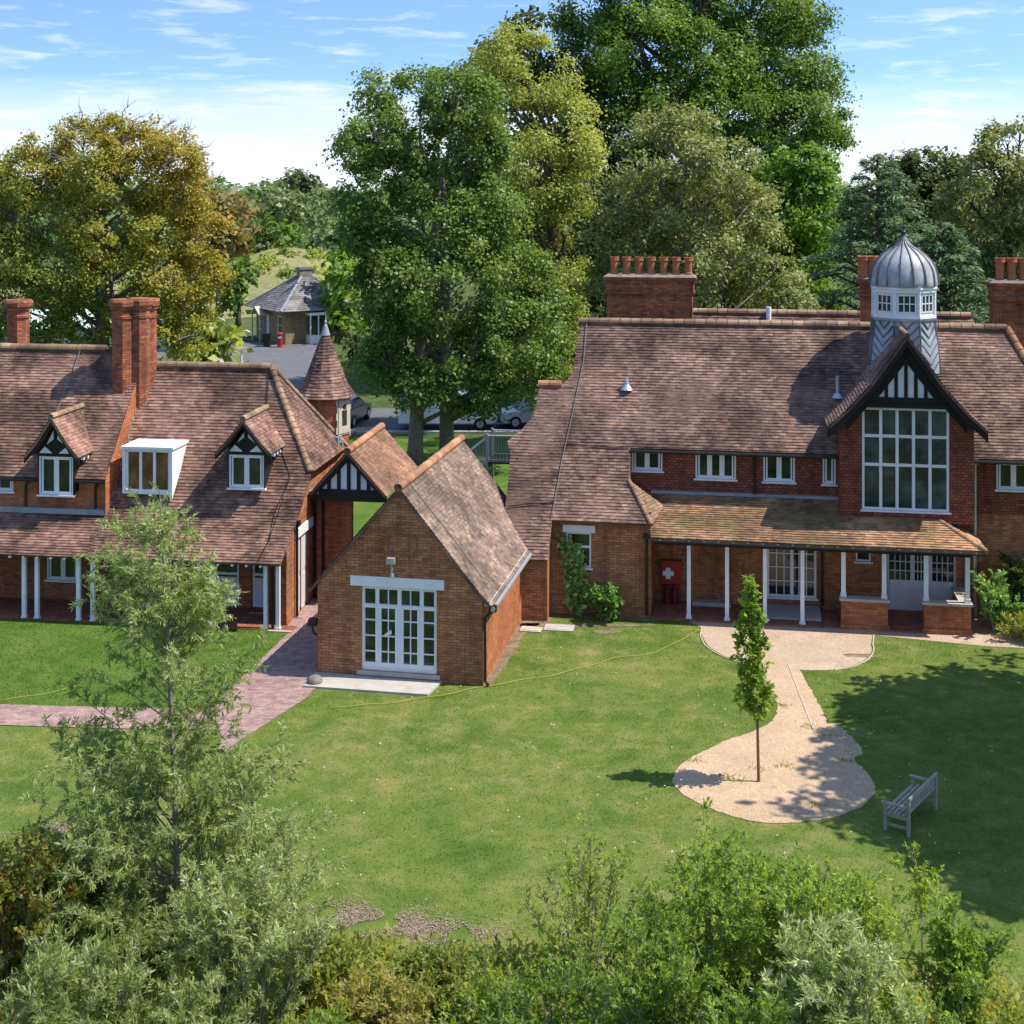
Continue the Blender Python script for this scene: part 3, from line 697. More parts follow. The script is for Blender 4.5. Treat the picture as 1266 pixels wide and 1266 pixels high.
for s in (-1, 1):
    barge(mb, front(.5), [(GA + s * a, b - .03) for a, b in gp], .30, 0, .06)
    barge(mb, front(.78), [(GA + s * a, b - .2) for a, b in gp[:3]], .42, 0, .03)
mb.box(GA - 1.5, GA + 1.5, .72, .84, 6.215, 6.34)
mb.build('bargeboard', M['black'], H)
# cupola
CU = (7.5, 3.1)
cup = None
mb = MB(); mb.lathe((CU[0], CU[1], 0), [(1.12, 7.0), (1.09, 7.5), (1.05, 7.9), (.98, 8.3), (.95, 8.55), (1.0, 8.6), (1.02, 8.66)], 8, R(22.5))
cup = mb.build('cupola', M['lead'], H)
mb = MB()
for k in range(8):       # lead laid herringbone: raised rolls on every face
    a0, a1 = R(22.5 + 45 * k), R(22.5 + 45 * (k + 1)); rz_ = lambda z: 1.12 - max(0, z - 7.0) * .108; P = lambda f, z: Vector((CU[0] + rz_(z) * (math.cos(a0) * (1 - f) + math.cos(a1) * f), CU[1] + rz_(z) * (math.sin(a0) * (1 - f) + math.sin(a1) * f), z))
    mid = P(.5, 0) - Vector((CU[0], CU[1], 0)); mid = Vector((mid.x, mid.y, 0)).normalized() * .012
    mb.tube([P(0, 7.0) + mid, P(0, 8.6) + mid], .03, 5)
    for j in range(6):
        z = 7.0 + j * .27
        mb.tube([P(.05, z + .36) + mid, P(.5, z) + mid, P(.95, z + .36) + mid], .028, 5)
mb.build('lead_rolls', M['lead_dark'], cup)
mb = MB(); mb.lathe((CU[0], CU[1], 0), [(1.0, 8.665), (1.0, 8.74), (.93, 8.76), (.93, 9.42), (1.0, 9.44), (1.0, 9.5), (1.03, 9.54), (1.03, 9.6)], 8, R(22.5))
for k in range(8):
    a = R(22.5 + 45 * k); mb.tube([(CU[0] + .94 * math.cos(a), CU[1] + .94 * math.sin(a), 8.74), (CU[0] + .94 * math.cos(a), CU[1] + .94 * math.sin(a), 9.44)], .05, 6)
drum = mb.build('drum', M['white'], H)
for k in range(8):
    a = R(45 * k); ap = .93 * math.cos(R(22.5)); ca, sa = math.cos(a), math.sin(a)
    Tk = lambda x, y, c, ca=ca, sa=sa: (CU[0] + (ap + c) * ca - x * sa, CU[1] + (ap + c) * sa + x * ca, y)
    mb = MB(); x0, x1, y0, y1 = -.25, .25, 8.86, 9.36
    mb.face([Tk(x0, y0, .006), Tk(x1, y0, .006), Tk(x1, y1, .006), Tk(x0, y1, .006)])
    gl = mb.build('window', M['glass_g'], drum)
    mb = MB()
    for i in range(4): mb.box(x0 - .015 + .5 * i / 3, x0 + .015 + .5 * i / 3, .008, .03, y0, y1, .5, lambda x, c, y: Tk(x, y, c))
    for j in range(3): mb.box(x0, x1, .009, .028, y0 - .015 + .5 * j / 2, y0 + .015 + .5 * j / 2, .5, lambda x, c, y: Tk(x, y, c))
    mb.build('glazing_bars', M['white'], drum)
dp = [(1.00, 9.60), (1.02, 9.64), (1.01, 9.80), (.985, 9.98), (.93, 10.17), (.83, 10.35), (.67, 10.53), (.47, 10.68), (.27, 10.81), (.14, 10.95), (.065, 11.1), (.04, 11.24)]
mb = MB(); mb.lathe((CU[0], CU[1], 0), dp, 16, R(11.25))
dome = mb.build('dome', M['lead_brown'], H, True)
mb = MB()
for k in range(16):
    a = R(11.25 + 22.5 * k); mb.tube([(CU[0] + r * 1.005 * math.cos(a), CU[1] + r * 1.005 * math.sin(a), z) for r, z in dp[1:]], [.034] * 9 + [.018, .014], 5)
mb.build('dome_ribs', M['lead_dark'], dome)
mb = MB(); mb.lathe((CU[0], CU[1], 0), [(.05, 11.16), (.085, 11.21), (.085, 11.25), (.035, 11.30), (.015, 11.43), (.008, 11.8)], 10); mb.build('finial', M['iron'], dome)
# chimneys
def stack(u0, u1, v0, v1, z0, z1, pots, mat='brick_ch', ph=.6, pr=.13):
    mb = MB(); mb.box(u0 + .1, u1 - .1, v0 + .1, v1 - .1, z0, z1 - .62)
    mb.box(u0 + .03, u1 - .03, v0 + .03, v1 - .03, z1 - .62, z1 - .52); mb.box(u0 + .06, u1 - .06, v0 + .06, v1 - .06, z1 - .52, z1 - .24)
    mb.box(u0 + .02, u1 - .02, v0 + .02, v1 - .02, z1 - .24, z1 - .13); mb.box(u0 - .03, u1 + .03, v0 - .03, v1 + .03, z1 - .13, z1 - .04)
    c = mb.build('chimney', M[mat], H)
    mb = MB(); mb.hexa([(u0 - .02, v0 - .02, z1 - .04), (u1 + .02, v0 - .02, z1 - .04), (u1 + .02, v1 + .02, z1 - .04), (u0 - .02, v1 + .02, z1 - .04), (u0 + .08, v0 + .08, z1 + .03), (u1 - .08, v0 + .08, z1 + .03), (u1 - .08, v1 - .08, z1 + .03), (u0 + .08, v1 - .08, z1 + .03)])
    mb.build('flaunching', M['boulder'], c)
    for p in pots: pot(c, p[0], p[1], z1 + .02, ph, pr)
    return c
stack(-2.0, 1.08, 6.1, 7.0, 5.2, 9.62, [(-1.68 + i * .42, 6.55) for i in range(7)])
stack(6.45, 7.25, 6.4, 7.3, 5.2, 9.62, [(6.62, 6.6), (6.9, 6.6), (6.62, 7.0), (6.95, 7.0)], ph=.68, pr=.17)
stack(10.4, 13.2, 5.1, 6.0, 4.0, 9.62, [(10.75 + i * .36, 5.5) for i in range(7)], ph=.72, pr=.14)
# pipes, conductors, vents
pipe(H, [(-.12, -.28, 2.45), (-.12, -.06, 2.3), (-.12, -.06, .1)])
pipe(H, [(3.0, 1.52, 4.7), (3.0, 1.52, 3.4)]); pipe(H, [(4.98, 1.52, 2.3), (4.98, 1.52, .15)])
pipe(H, [(9.32, 1.35, 4.62), (9.34, 1.5, 4.4), (9.34, 1.5, .1)], .05, 'silver')
conductor(H, [(-2.35, RV, RZ + .1), (-2.35, 3.2, zM(3.2) + .06), (-2.55, 2.0, zM(2.0) + .06), (-2.75, .9, zM(.9) + .06), (-2.9, -.3, zM(-.3) + .06)], 'silver')
conductor(H, [(-2.65, 1.28, zM(1.28) + .06), (-1.2, 1.22, zM(1.22) + .06), (-.75, 1.25, zM(1.25) + .06)], 'iron')
conductor(H, [(-4.2, -.1, zM(-.1) + .06), (-2.85, .02, zM(.02) + .06)], 'iron')
gutter(H, (-.7, 1.2, zM(1.27) - .08), (5.4, 1.2, zM(1.27) - .08), .05); gutter(H, (9.25, 1.2, zM(1.27) - .08), (12.4, 1.2, zM(1.27) - .08), .05)
mb = MB(); mb.tube([(5.5, 2.62, zM(2.62) - .1), (5.5, 2.62, zM(2.62) + .52)], .06, 10); mb.lathe((5.5, 2.58, zM(2.58)), [(.2, -.08), (.1, .06)], 12); mb.build('vent_pipe', M['silver'], H)
mb = MB(); mb.lathe((-.93, 2.6, zM(2.6)), [(.2, -.02), (.09, .14), (.05, .32), (.05, .36)], 10); mb.build('vent_pipe', M['silver'], H)
mb = MB(); mb.tube([(3.55, 8.7, VZ - .3), (3.55, 8.7, VZ + .22)], .09, 10); mb.build('vent_pipe', M['white'], H)
# red cabinet
t = thing('fire_cabinet', 'red cabinet with white cross-shaped mark on the veranda wall', 'cabinet', MO, MA)
mb = MB(); mb.box(.22, .82, 1.38, 1.598, .62, 1.32); mb.build('case', M['red'], t)
mb = MB(); mb.box(.26, .78, 1.37, 1.379, .66, 1.28); mb.build('door', M['red'], t)
mb = MB(); mb.box(.27, .60, 1.355, 1.366, .88, 1.02); mb.box(.36, .50, 1.3535, 1.3545, .78, 1.12); mb.build('mark', M['white'], t)
mb = MB(); mb.box(.25, .79, 1.36, 1.598, .07, .60); mb.lathe((.40, 1.30, .07), [(.09, 0), (.09, .4), (.03, .48), (.03, .55)], 10); mb.lathe((.62, 1.30, .07), [(.09, 0), (.09, .4), (.03, .48), (.03, .55)], 10); mb.build('lower_case', M['redd'], t)

# ------------------------------------------------------------------ left house with turret
LO = (-6.70, 39.16, 0); LA = R(-8)
K = thing('brick_house', 'brick house with conical turret, three dormers and colonnade of white posts', 'house', LO, LA)
zl = lambda v: 1.95 + (v + .3) * .667 if v < 1.2 else 2.95 + (v - 1.2) * 1.38
LR = 4.09; LZ = zl(LR)
UL = -5.6                                                   # party wall between the two halves
mb = MB()
tiles(mb, [(UL, -.3, zl(-.3)), (.19, -.3, zl(-.3)), (.26, 1.2, zl(1.2)), (UL, 1.2, zl(1.2))], seed=41, sag=.03)
tiles(mb, [(UL, 1.2, zl(1.2)), (.26, 1.2, zl(1.2)), (.42, 2.01, zl(2.01)), (-1.48, LR, LZ), (UL, LR, LZ)], seed=42, sag=.03)
tiles(mb, [(.42, 2.01, zl(2.01)), (.42, 6.17, zl(2.01)), (-1.48, LR, LZ)], seed=43, sag=.02)
mb.build('roof', M['tile_left'], K)
mb = MB(); tiles(mb, [(-1.48, LR, LZ), (UL, LR, LZ), (UL, 7.2, LZ - 3.11 * 1.38), (.42, 7.2, LZ - 3.11 * 1.38)], course=.12, width=.3, seed=44)
mb.build('rear_roof', M['tile_left'], K)
mb = MB(); ridge(mb, (UL, LR, LZ + .02), (-1.45, LR, LZ + .02), .13, .34); mb.build('ridge_tiles', M['ridge'], K)
mb = MB(); ridge(mb, (-1.48, LR, LZ + .03), (.42, 2.01, zl(2.01) + .03), .10, .22, .02); mb.build('hip_tiles', M['ridge'], K)
mb = MB(); ridge(mb, (-1.48, LR, LZ + .03), (.42, 6.17, zl(2.01) + .03), .10, .22, .02); mb.build('hip_tiles', M['ridge'], K)
# upper left half, its roof stands higher
zu = lambda v: 3.92 + (v - .95) * 1.15
UZ = zu(4.0)
mb = MB(); tiles(mb, [(-14, .95, zu(.95)), (UL + .02, .95, zu(.95)), (UL + .02, 4.0, UZ), (-14, 4.0, UZ)], seed=45, sag=.035)
mb.build('roof', M['tile_left'], K)
mb = MB(); tiles(mb, [(-14, 4.0, UZ), (UL, 4.0, UZ), (UL, 7.2, UZ - 3.2 * 1.15), (-14, 7.2, UZ - 3.2 * 1.15)], course=.12, width=.3, seed=46); mb.build('rear_roof', M['tile_left'], K)
mb = MB(); ridge(mb, (-14, 4.0, UZ + .02), (-6.9, 4.0, UZ + .02), .14, .32); mb.build('ridge_tiles', M['ridge'], K)
mb = MB(); tiles(mb, [(-14, -.3, 1.92), (UL, -.3, 1.94), (UL, 1.19, 2.92), (-14, 1.19, 2.9)], seed=47, sag=.02); mb.build('veranda_roof', M['tile_left'], K)
mb = MB(); mb.box(-14, UL - .01, 1.0, 1.195, 2.84, 3.0); mb.build('flashing', M['leadflash'], K)
# walls
dl = (-7.66, -6.52, 3.50, 4.62)
mb = MB(); wall(mb, front(1.2), [(-14, 2.8), (UL, 2.8), (UL, 4.15), (-14, 4.15)], [(-9.2, -8.62, 3.42, 3.85), (dl[0], dl[1], 3.5, 4.2)]); mb.build('upper_wall', M['brick_or'], K)
mb = MB(); wall(mb, sideR(UL + .03), [(.95, 2.6), (7.1, 2.6), (7.1, UZ - 3.1 * 1.15), (4.0, UZ + .06), (.95, zu(.95) + .06)]); mb.build('party_wall', M['brick_or'], K)
mb = MB()
for i in range(16):                      # stepped lead soakers beside the party wall
    v = 1.25 + i * .18; mb.box(UL + .032, UL + .05, v, v + .17, zl(v) - .02, zl(v) + .20)
mb.build('soakers', M['leadflash'], K)
gl_ = [(-7.85, -6.83, .62, 1.62), (-4.6, -3.7, .1, 1.9), (-2.62, -1.75, .06, 1.9), (-1.32, -.90, .06, 1.9)]
mb = MB(); wall(mb, front(1.8), [(-14, 0), (.18, 0), (.18, 3.3), (-14, 3.3)], gl_)
wall(mb, rearw(7.0), [(-14, 0), (.2, 0), (.2, 3.6), (-14, 3.6)]); wall(mb, sideL(-14), [(0, 0), (7, 0), (7, 3.6), (4, 7.2), (.95, 3.6), (0, 2)])
mb.build('wall', M['brick_red'], K)
mb = MB(); wall(mb, sideR(.18), [(.35, 0), (7.0, 0), (7.0, 3.9), (2.0, 4.0), (1.2, 2.85), (.35, 2.3)], [(1.35, 2.55, .02, 2.28)], .06)
mb.box(-.15, .178, .35, .38, 0, 2.3); mb.build('end_wall', M['brick'], K)
mb = MB(); mb.box(.12, .23, 1.22, 2.9, 2.285, 2.56); mb.build('lintel', M['white'], K)
mb = MB(); mb.box(.08, .13, 1.36, 2.54, .03, 2.27); mb.box(.131, .14, 1.45, 2.45, .15, 1.05); mb.box(.131, .14, 1.45, 2.45, 1.2, 2.15); mb.build('door', M['lilac'], K)
casement(K, front(1.8), *gl_[0], 2)
window(K, front(1.8), *gl_[1], [1, 1], [1], sill=False)
for q in gl_[2:]:
    w = window(K, front(1.8), *q, [1], [1.1, 1], trans=.08, sill=False, name='door')
    mb = MB(); mb.box(q[0] + .06, q[1] - .06, 1.82, 1.86, q[2] + .06, (q[2] + q[3]) / 2 - .05); mb.build('door_panel', M['lilac'], w)
casement(K, front(1.2), -9.2, -8.62, 3.42, 3.85, 1)
# posts and beam
for u in (-13.2, -12.8, -11.3, -9.5, -9.1, -7.64, -7.24, -5.96, -5.52, -4.2, -3.8, -2.3, -1.9, -.32, 0.04):
    mb = MB(); mb.box(u - .055, u + .055, -.055, .055, 0, 1.86); mb.box(u - .075, u + .075, -.075, .075, 0, .08); mb.build('post', M['white'], K)
mb = MB(); mb.box(-14, .1, -.05, .05, 1.861, 1.98); mb.build('beam', M['black'], K)
for k in range(30):
    mb = MB(); mb.box(-12.6 + k * .42, -12.54 + k * .42, -.29, -.06, 1.84, 1.9); mb.build('rafter_end', M['white'], K)
mb = MB(); mb.box(-14, .02, -.12, 1.79, .0, .035); mb.box(.021, .5, -.1, .34, 0, .03); mb.build('veranda_floor', M['rtile'], K)
mb = MB(); mb.box(-.2, .48, -.22, -.121, 0, .04); mb.build('step', M['concrete'], K)
pipe(K, [(-.14, .05, 1.9), (-.14, .05, .04)]); pipe(K, [(.25, 1.15, 2.75), (.25, 1.15, .05)]); pipe(K, [(.27, 2.98, 3.2), (.27, 2.98, .05)])
pipe(K, [(-8.05, 1.05, 3.85), (-8.2, 1.14, 3.6), (-8.2, 1.14, 3.0)], .035); pipe(K, [(-5.85, 1.05, 3.85), (-5.98, 1.14, 3.6), (-5.98, 1.14, 3.0)], .035)
gutter(K, (-14, .9, zu(.95) - .07), (-7.72, .9, zu(.95) - .07), .045); gutter(K, (-6.46, .9, zu(.95) - .07), (UL, .9, zu(.95) - .07), .045)
conductor(K, [(-7.75, 4.0, UZ + .12), (-7.78, 3.0, zu(3.0) + .06), (-7.85, 2.2, zu(2.2) + .06)]); conductor(K, [(-1.55, LR, LZ + .08), (-1.35, 3.2, zl(3.2) + .06), (-.2, 1.9, zl(1.9) + .06), (-.35, .4, zl(.4) + .06), (-.45, -.25, zl(-.25) + .06)], 'iron')
# gabled dormers
def dormer(uc, hw, v, b0, b1, za, ze, eo, vback):
    """gabled dormer: half-width hw, window b0..b1, apex za, eaves ze at half-width eo"""
    T = front(v)
    mb = MB(); wall(mb, T, [(uc - hw, b0 - .05), (uc + hw, b0 - .05), (uc + hw, b1 + .1), (uc, za - .25), (uc - hw, b1 + .1)], [(uc - hw + .03, uc + hw - .03, b0, b1)], .08)
    wall(mb, sideL(uc - hw), [(v, b0 - .05), (v + 1.6, b0 + 1.4), (v + 1.6, b1 + .1), (v, b1 + .1)]); wall(mb, sideR(uc + hw), [(v, b0 - .05), (v + 1.6, b0 + 1.4), (v + 1.6, b1 + .1), (v, b1 + .1)])
    d = mb.build('dormer', M['black'], K)
    casement(d, T, uc - hw + .03, uc + hw - .03, b0, b1, 2)
    # black gable with four white triangles
    mb = MB(); h2 = hw * .62; zb, zt = b1 + .10, za - .42
    for s in (-1, 1):
        e = s * .06; mb.face([T(uc + e, zb + .42, .02), T(uc + s * .28, zb + .26, .02), T(uc + e, zt, .02)] if s > 0 else [T(uc + e, zt, .02), T(uc + s * .28, zb + .26, .02), T(uc + e, zb + .42, .02)])
        mb.face([T(uc + s * .10, zb, .02), T(uc + s * .52, zb, .02), T(uc + s * .34, zb + .20, .02)] if s > 0 else [T(uc + s * .34, zb + .20, .02), T(uc + s * .52, zb, .02), T(uc + s * .10, zb, .02)])
    mb.build('panel', M['white'], d)
    mb = MB(); vo = v - .32
    for s in (-1, 1):
        tiles(mb, [(uc, vo, za), (uc + s * eo * .62, vo, za - (za - ze) * .68), (uc + s * eo * .62, vback[1], za - (za - ze) * .68), (uc, vback[0], za)], seed=50 + s, lift=.018)
        tiles(mb, [(uc + s * eo * .62, vo, za - (za - ze) * .68), (uc + s * eo, vo, ze), (uc + s * eo, vback[2], ze), (uc + s * eo * .62, vback[1], za - (za - ze) * .68)], seed=53 + s, lift=.018)
    mb.build('dormer_roof', M['tile_left'], d)
    mb = MB(); ridge(mb, (uc, vo - .02, za + .04), (uc, vback[0] + .1, za + .04), .10, .34); mb.build('ridge_tiles', M['ridge'], d)
    mb = MB()
    for s in (-1, 1): barge(mb, front(vo + .06), [(uc, za - .05), (uc + s * eo * .62, za - (za - ze) * .68 - .05), (uc + s * eo, ze - .05)], .17, -.02, .03)
    mb.build('bargeboard', M['black'], d)
    for k in range(3):
        mb = MB(); mb.box(uc + eo - .12, uc + eo - .03, v + .1 + k * .28, v + .18 + k * .28, ze - .14, ze - .06); mb.build('rafter_end', M['white'], d)
dormer(-7.09, .57, .86, 3.44, 4.58, 5.8, 4.62, .86, (2.9, 2.2, 1.85))
dormer(-1.38, .57, 1.4, 3.70, 4.68, 5.78, 4.78, .86, (3.4, 2.9, 2.65))
# flat-topped white dormer
mb = MB(); mb.box(-5.24, -3.60, 1.26, 2.7, 4.78, 4.86); mb.hexa([(-5.2, 1.3, 3.45), (-5.12, 1.3, 3.45), (-5.12, 2.5, 4.6), (-5.2, 2.5, 4.6), (-5.2, 1.3, 4.78), (-5.12, 1.3, 4.78), (-5.12, 2.5, 4.78), (-5.2, 2.5, 4.78)])
mb.hexa([(-3.72, 1.3, 3.3), (-3.64, 1.3, 3.3), (-3.64, 2.5, 4.6), (-3.72, 2.5, 4.6), (-3.72, 1.3, 4.78), (-3.64, 1.3, 4.78), (-3.64, 2.5, 4.78), (-3.72, 2.5, 4.78)])
fd = mb.build('dormer', M['white'], K); fd['label'] = 'flat-topped white dormer'
window(fd, front(1.34), -5.12, -3.72, 3.5, 4.76, [1, 1.1, 1.1], [1], 'glass_b', .07, .07, .08)
# turret
TU = (-.36, 6.35)
mb = MB(); mb.lathe((TU[0], TU[1], 0), [(.80, 0), (.80, 5.75)], 8, R(0))
tu = mb.build('turret', M['brick_or'], K)
mb = MB()
n8 = 12
for k in range(n8):
    a0, a1 = 2 * math.pi * k / n8, 2 * math.pi * (k + 1) / n8
    prof = [(1.0, 5.72), (.74, 6.12), (.0, 8.05)]
    for (r0, z0), (r1, z1) in zip(prof[:-1], prof[1:]):
        P = lambda r, a, z: (TU[0] + r * math.cos(a), TU[1] + r * math.sin(a), z)
        pl = [P(r0, a0, z0), P(r0, a1, z0), P(r1, a1, z1)] + ([P(r1, a0, z1)] if r1 > 0 else [])
        tiles(mb, pl, width=.15, seed=60 + k, sag=0, thick=.04)
mb.build('turret_roof', M['tile_left'], tu)
mb = MB(); mb.lathe((TU[0], TU[1], 0), [(.17, 7.72), (.07, 8.02), (.03, 8.1), (.05, 8.16), (.012, 8.24), (.01, 8.5)], 10); mb.build('finial', M['leadflash'], tu)
ap = .80 * math.cos(R(22.5)); a = R(-22.5); ca, sa = math.cos(a), math.sin(a)
Tk = lambda x, y, c: (TU[0] + (ap + c) * ca - x * sa, TU[1] + (ap + c) * sa + x * ca, y)
mb = MB(); wall(mb, lambda x, y, c: Tk(x, y, c + .05), [(-.31, 4.55), (.31, 4.55), (.31, 5.7), (-.31, 5.7)], [(-.13, .13, 4.78, 5.3)], .035)
mb.box(-.31, .31, -.02, .03, 4.5, 4.549, .5, lambda x, c, y: Tk(x, y, c))
for k in range(5): mb.box(-.40 + .05 * (k % 2), -.311, 0, .028, 4.55 + .23 * k, 4.77 + .23 * k, .5, lambda x, c, y: Tk(x, y, c))
mb.build('window_surround', M['cream'], tu)
mb = MB(); mb.face([Tk(-.13, 4.78, .018), Tk(.13, 4.78, .018), Tk(.13, 5.3, .018), Tk(.1, 5.42, .056), Tk(0, 5.52, .056), Tk(-.1, 5.42, .056), Tk(-.13, 5.3, .018)]); mb.build('pane', M['glass'], tu)
mb = MB()
for i in range(14):
    f = i / 14; v = 2.6 + f * 3.4; 
    mb.box(.2 - .04, .2 + .1, v + 1.2, v + 1.38, 4.28, 4.5) if v > 4.2 else None
for i in range(12):
    f = i / 11; p = Vector((-1.0, 5.45, 5.45)).lerp(Vector((.33, 5.72, 4.15)), f)
    mb.box(p.x - .07, p.x + .07, p.y - .06, p.y + .06, p.z - .02, p.z + .17)
mb.build('flashing', M['leadflash'], tu)
# chimneys
def poly_shaft(mb, x, y, r, z0, z1, n=8):
    mb.lathe((x, y, 0), [(r, z0), (r, z1 - .62), (r * 1.12, z1 - .6), (r * 1.12, z1 - .52), (r * 1.0, z1 - .5), (r * 1.0, z1 - .36), (r * 1.15, z1 - .34), (r * 1.2, z1 - .24), (r * 1.32, z1 - .22), (r * 1.36, z1 - .08), (r * 1.2, z1), (r * .6, z1)], n, R(22.5))
mb = MB(); poly_shaft(mb, -6.02, 3.2, .33, 5.4, 9.1); poly_shaft(mb, -5.58, 3.45, .31, 5.2, 9.12); poly_shaft(mb, -5.50, 3.85, .30, 5.2, 9.08)
c = mb.build('chimney', M['brick_ch'], K)
mb = MB(); poly_shaft(mb, -10.98, 6.0, .36, 5.0, 8.8); mb.build('chimney', M['brick_ch'], K)

# ------------------------------------------------------------------ covered gateway
Gt = thing('gateway', 'covered gateway with black and white half-timbered gable and tiled roof', 'gateway', LO, LA)
GU, GZ = 1.42, 4.66
mb = MB()
for s in (-1, 1):
    tiles(mb, [(GU, 2.42, GZ), (GU + s * 1.2, 2.42, GZ - 1.32), (GU + s * 1.2, 6.9, GZ - 1.32), (GU, 6.9, GZ)], seed=71 + s)
mb.build('roof', M['tile_link'], Gt)
mb = MB(); ridge(mb, (GU, 2.40, GZ + .03), (GU, 6.9, GZ + .03), .12, .4); mb.build('ridge_tiles', M['ridge_or'], Gt)
T = front(2.62)
halftimber(Gt, T, .92, 3.44, 4.44, GU, 6, .11, 0)
mb = MB(); 
for s in (-1, 1): barge(mb, front(2.5), [(GU, GZ - .06), (GU + s * 1.2, GZ - 1.38)], .17, 0, .05)
mb.box(GU - 1.15, GU + 1.15, 2.6, 2.75, 3.12, 3.275); mb.build('bargeboard', M['black'], Gt)
mb = MB(); mb.face([(GU - 1, 6.8, 3.3), (GU, 6.8, 4.5), (GU + 1, 6.8, 3.3)]); mb.build('rear_gable', M['black'], Gt)
mb = MB(); mb.box(.21, 1.36, 3.0, 3.22, 0, 3.3); mb.box(.21, .40, 3.221, 6.8, 0, 3.2); mb.build('wall', M['brick_red'], Gt)
mb = MB(); mb.box(1.361, 1.40, 2.99, 3.23, 0, 3.12); mb.build('lit_wall_end', M['brick_or'], Gt)  # right end of the shaded wall, its sunlit tone put into orange brick
pipe(Gt, [(.52, 2.93, 3.2), (.52, 2.93, .05)])
mb = MB(); mb.box(-.02, .5, 2.55, 6.0, 3.32, 3.40); mb.build('lead_gutter', M['leadflash'], Gt)

# ------------------------------------------------------------------ gabled outbuilding
CO = (-.74, 34.77, 0); CA = R(-11)
B = thing('brick_outbuilding', 'small gabled brick outbuilding with white french doors and weathered tiled roof', 'outbuilding', CO, CA)
CL = 7.05; AU, AZ = -2.19, 4.93
dz = (-3.19, -1.20, .2, 2.36)
mb = MB(); wall(mb, front(0), [(-4.37, 0), (0, 0), (0, 2.28), (AU, AZ - .1), (-4.37, 2.42)], [dz], .14)
wall(mb, sideL(-4.37), [(0, 0), (CL - .1, 0), (CL - .1, 2.4), (0, 2.4)]); wall(mb, rearw(CL - .1), [(-4.37, 0), (0, 0), (0, 2.28), (AU, AZ - .1), (-4.37, 2.42)])
mb.build('wall', M['brick'], B)
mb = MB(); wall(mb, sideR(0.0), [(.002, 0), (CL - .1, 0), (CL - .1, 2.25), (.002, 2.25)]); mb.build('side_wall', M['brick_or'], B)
mb = MB()
tiles(mb, [(AU, -.06, AZ), (-.12, -.06, 2.40), (-.12, CL, 2.40), (AU, CL, AZ)], seed=81, sag=.03)
tiles(mb, [(-.12, -.06, 2.40), (.24, -.06, 2.03), (.24, CL, 2.03), (-.12, CL, 2.40)], seed=82)
tiles(mb, [(AU, -.06, AZ), (-4.62, -.06, 2.17), (-4.62, CL, 2.17), (AU, CL, AZ)], seed=83)
mb.build('roof', M['tile_chapel'], B)
mb = MB(); ridge(mb, (AU, -.1, AZ + .03), (AU, CL, AZ + .03), .12, .36); mb.build('ridge_tiles', M['ridge_or'], B)
w = window(B, front(0), *dz, [.55, .98, .98, .55], [1.0, 1.0, 1.0, 1.0, 1.0], fr=.075, bar=.03, mull=.10, depth=-.07, sill=False, name='french_door')
mb = MB()
mb.box(-3.12, -1.27, .035, .095, 1.80, 1.88); mb.box(-3.12, -1.27, .035, .095, .28, .40)
x0, x1 = dz[0] + .075, dz[1] - .075; W = x1 - x0; a = x0 + W * .55 / 3.06; m_ = x0 + W / 2; b_ = x1 - W * .55 / 3.06
for (p, q) in ((a + .05, m_ - .05), (m_ + .05, b_ - .05)):
    mb.box(p, p + .06, .03, .09, .4, 1.8); mb.box(q - .06, q, .03, .09, .4, 1.8)
    mb.box((p + q) / 2 - .013, (p + q) / 2 + .013, .045, .085, .4, 2.3)
mb.build('door_leaf', M['white'], w)
mb = MB(); mb.hexa([(-2.58, .068, 1.05), (-2.40, .068, 1.15), (-2.40, .074, 1.15), (-2.58, .074, 1.05), (-2.60, .068, 1.12), (-2.42, .068, 1.25), (-2.42, .074, 1.25), (-2.60, .074, 1.12)]); mb.build('notice', M['white'], w)
mb = MB(); mb.box(-3.48, -1.0, -.035, .1, 2.365, 2.62); mb.build('lintel', M['white'], B)
mb = MB(); mb.box(-3.3, -1.1, -.06, .12, .09, .195); mb.build('threshold', M['coping'], B)
mb = MB()
for k in range(34):                     # roundel of bricks on end
    a0, a1 = 2 * math.pi * k / 34, 2 * math.pi * (k + .84) / 34; r0, r1 = .30, .47
    c_ = lambda r, a: (AU + .0 + r * math.cos(a), 3.5 + r * math.sin(a))
    p = [c_(r0, a0), c_(r1, a0), c_(r1, a1), c_(r0, a1)]
    mb.hexa([(p[0][0], -.045, p[0][1]), (p[1][0], -.045, p[1][1]), (p[1][0], .0, p[1][1]), (p[0][0], .0, p[0][1]), (p[3][0], -.045, p[3][1]), (p[2][0], -.045, p[2][1]), (p[2][0], .0, p[2][1]), (p[3][0], .0, p[3][1])])
mb.build('roundel', M['brick'], B)
mb = MB(); mb.tube([(-2.34, 0, 2.85), (-2.34, -.14, 2.85), (-2.34, -.16, 2.98)], .025, 6); mb.tube([(-2.34, -.16, 2.7), (-2.34, -.16, 3.05)], .02, 6); mb.box(-2.45, -2.25, -.28, -.12, 3.02, 3.17); mb.lathe((-2.34, -.10, 2.66), [(.07, 0), (.07, .08), (.03, .1)], 10); mb.build('floodlight', M['silver'], B)
mb = MB(); mb.tube([(-4.4, .05, 1.0), (-4.5, .05, 1.05), (-4.55, .03, 1.3)], .03, 6); mb.box(-4.62, -4.42, -.05, .15, 1.25, 1.42); mb.build('wall_lamp', M['iron'], B)
gutter(B, (.28, -.1, 1.97), (.28, CL - .02, 1.97), .06, 'silver')
mb = MB(); mb.box(.01, .18, .1, CL - .1, 1.98, 2.12); mb.build('fascia', M['white'], B)
pipe(B, [(.26, .02, 1.95), (.06, -.02, 1.72), (.06, .0, .12), (.16, -.06, .05)], .042)
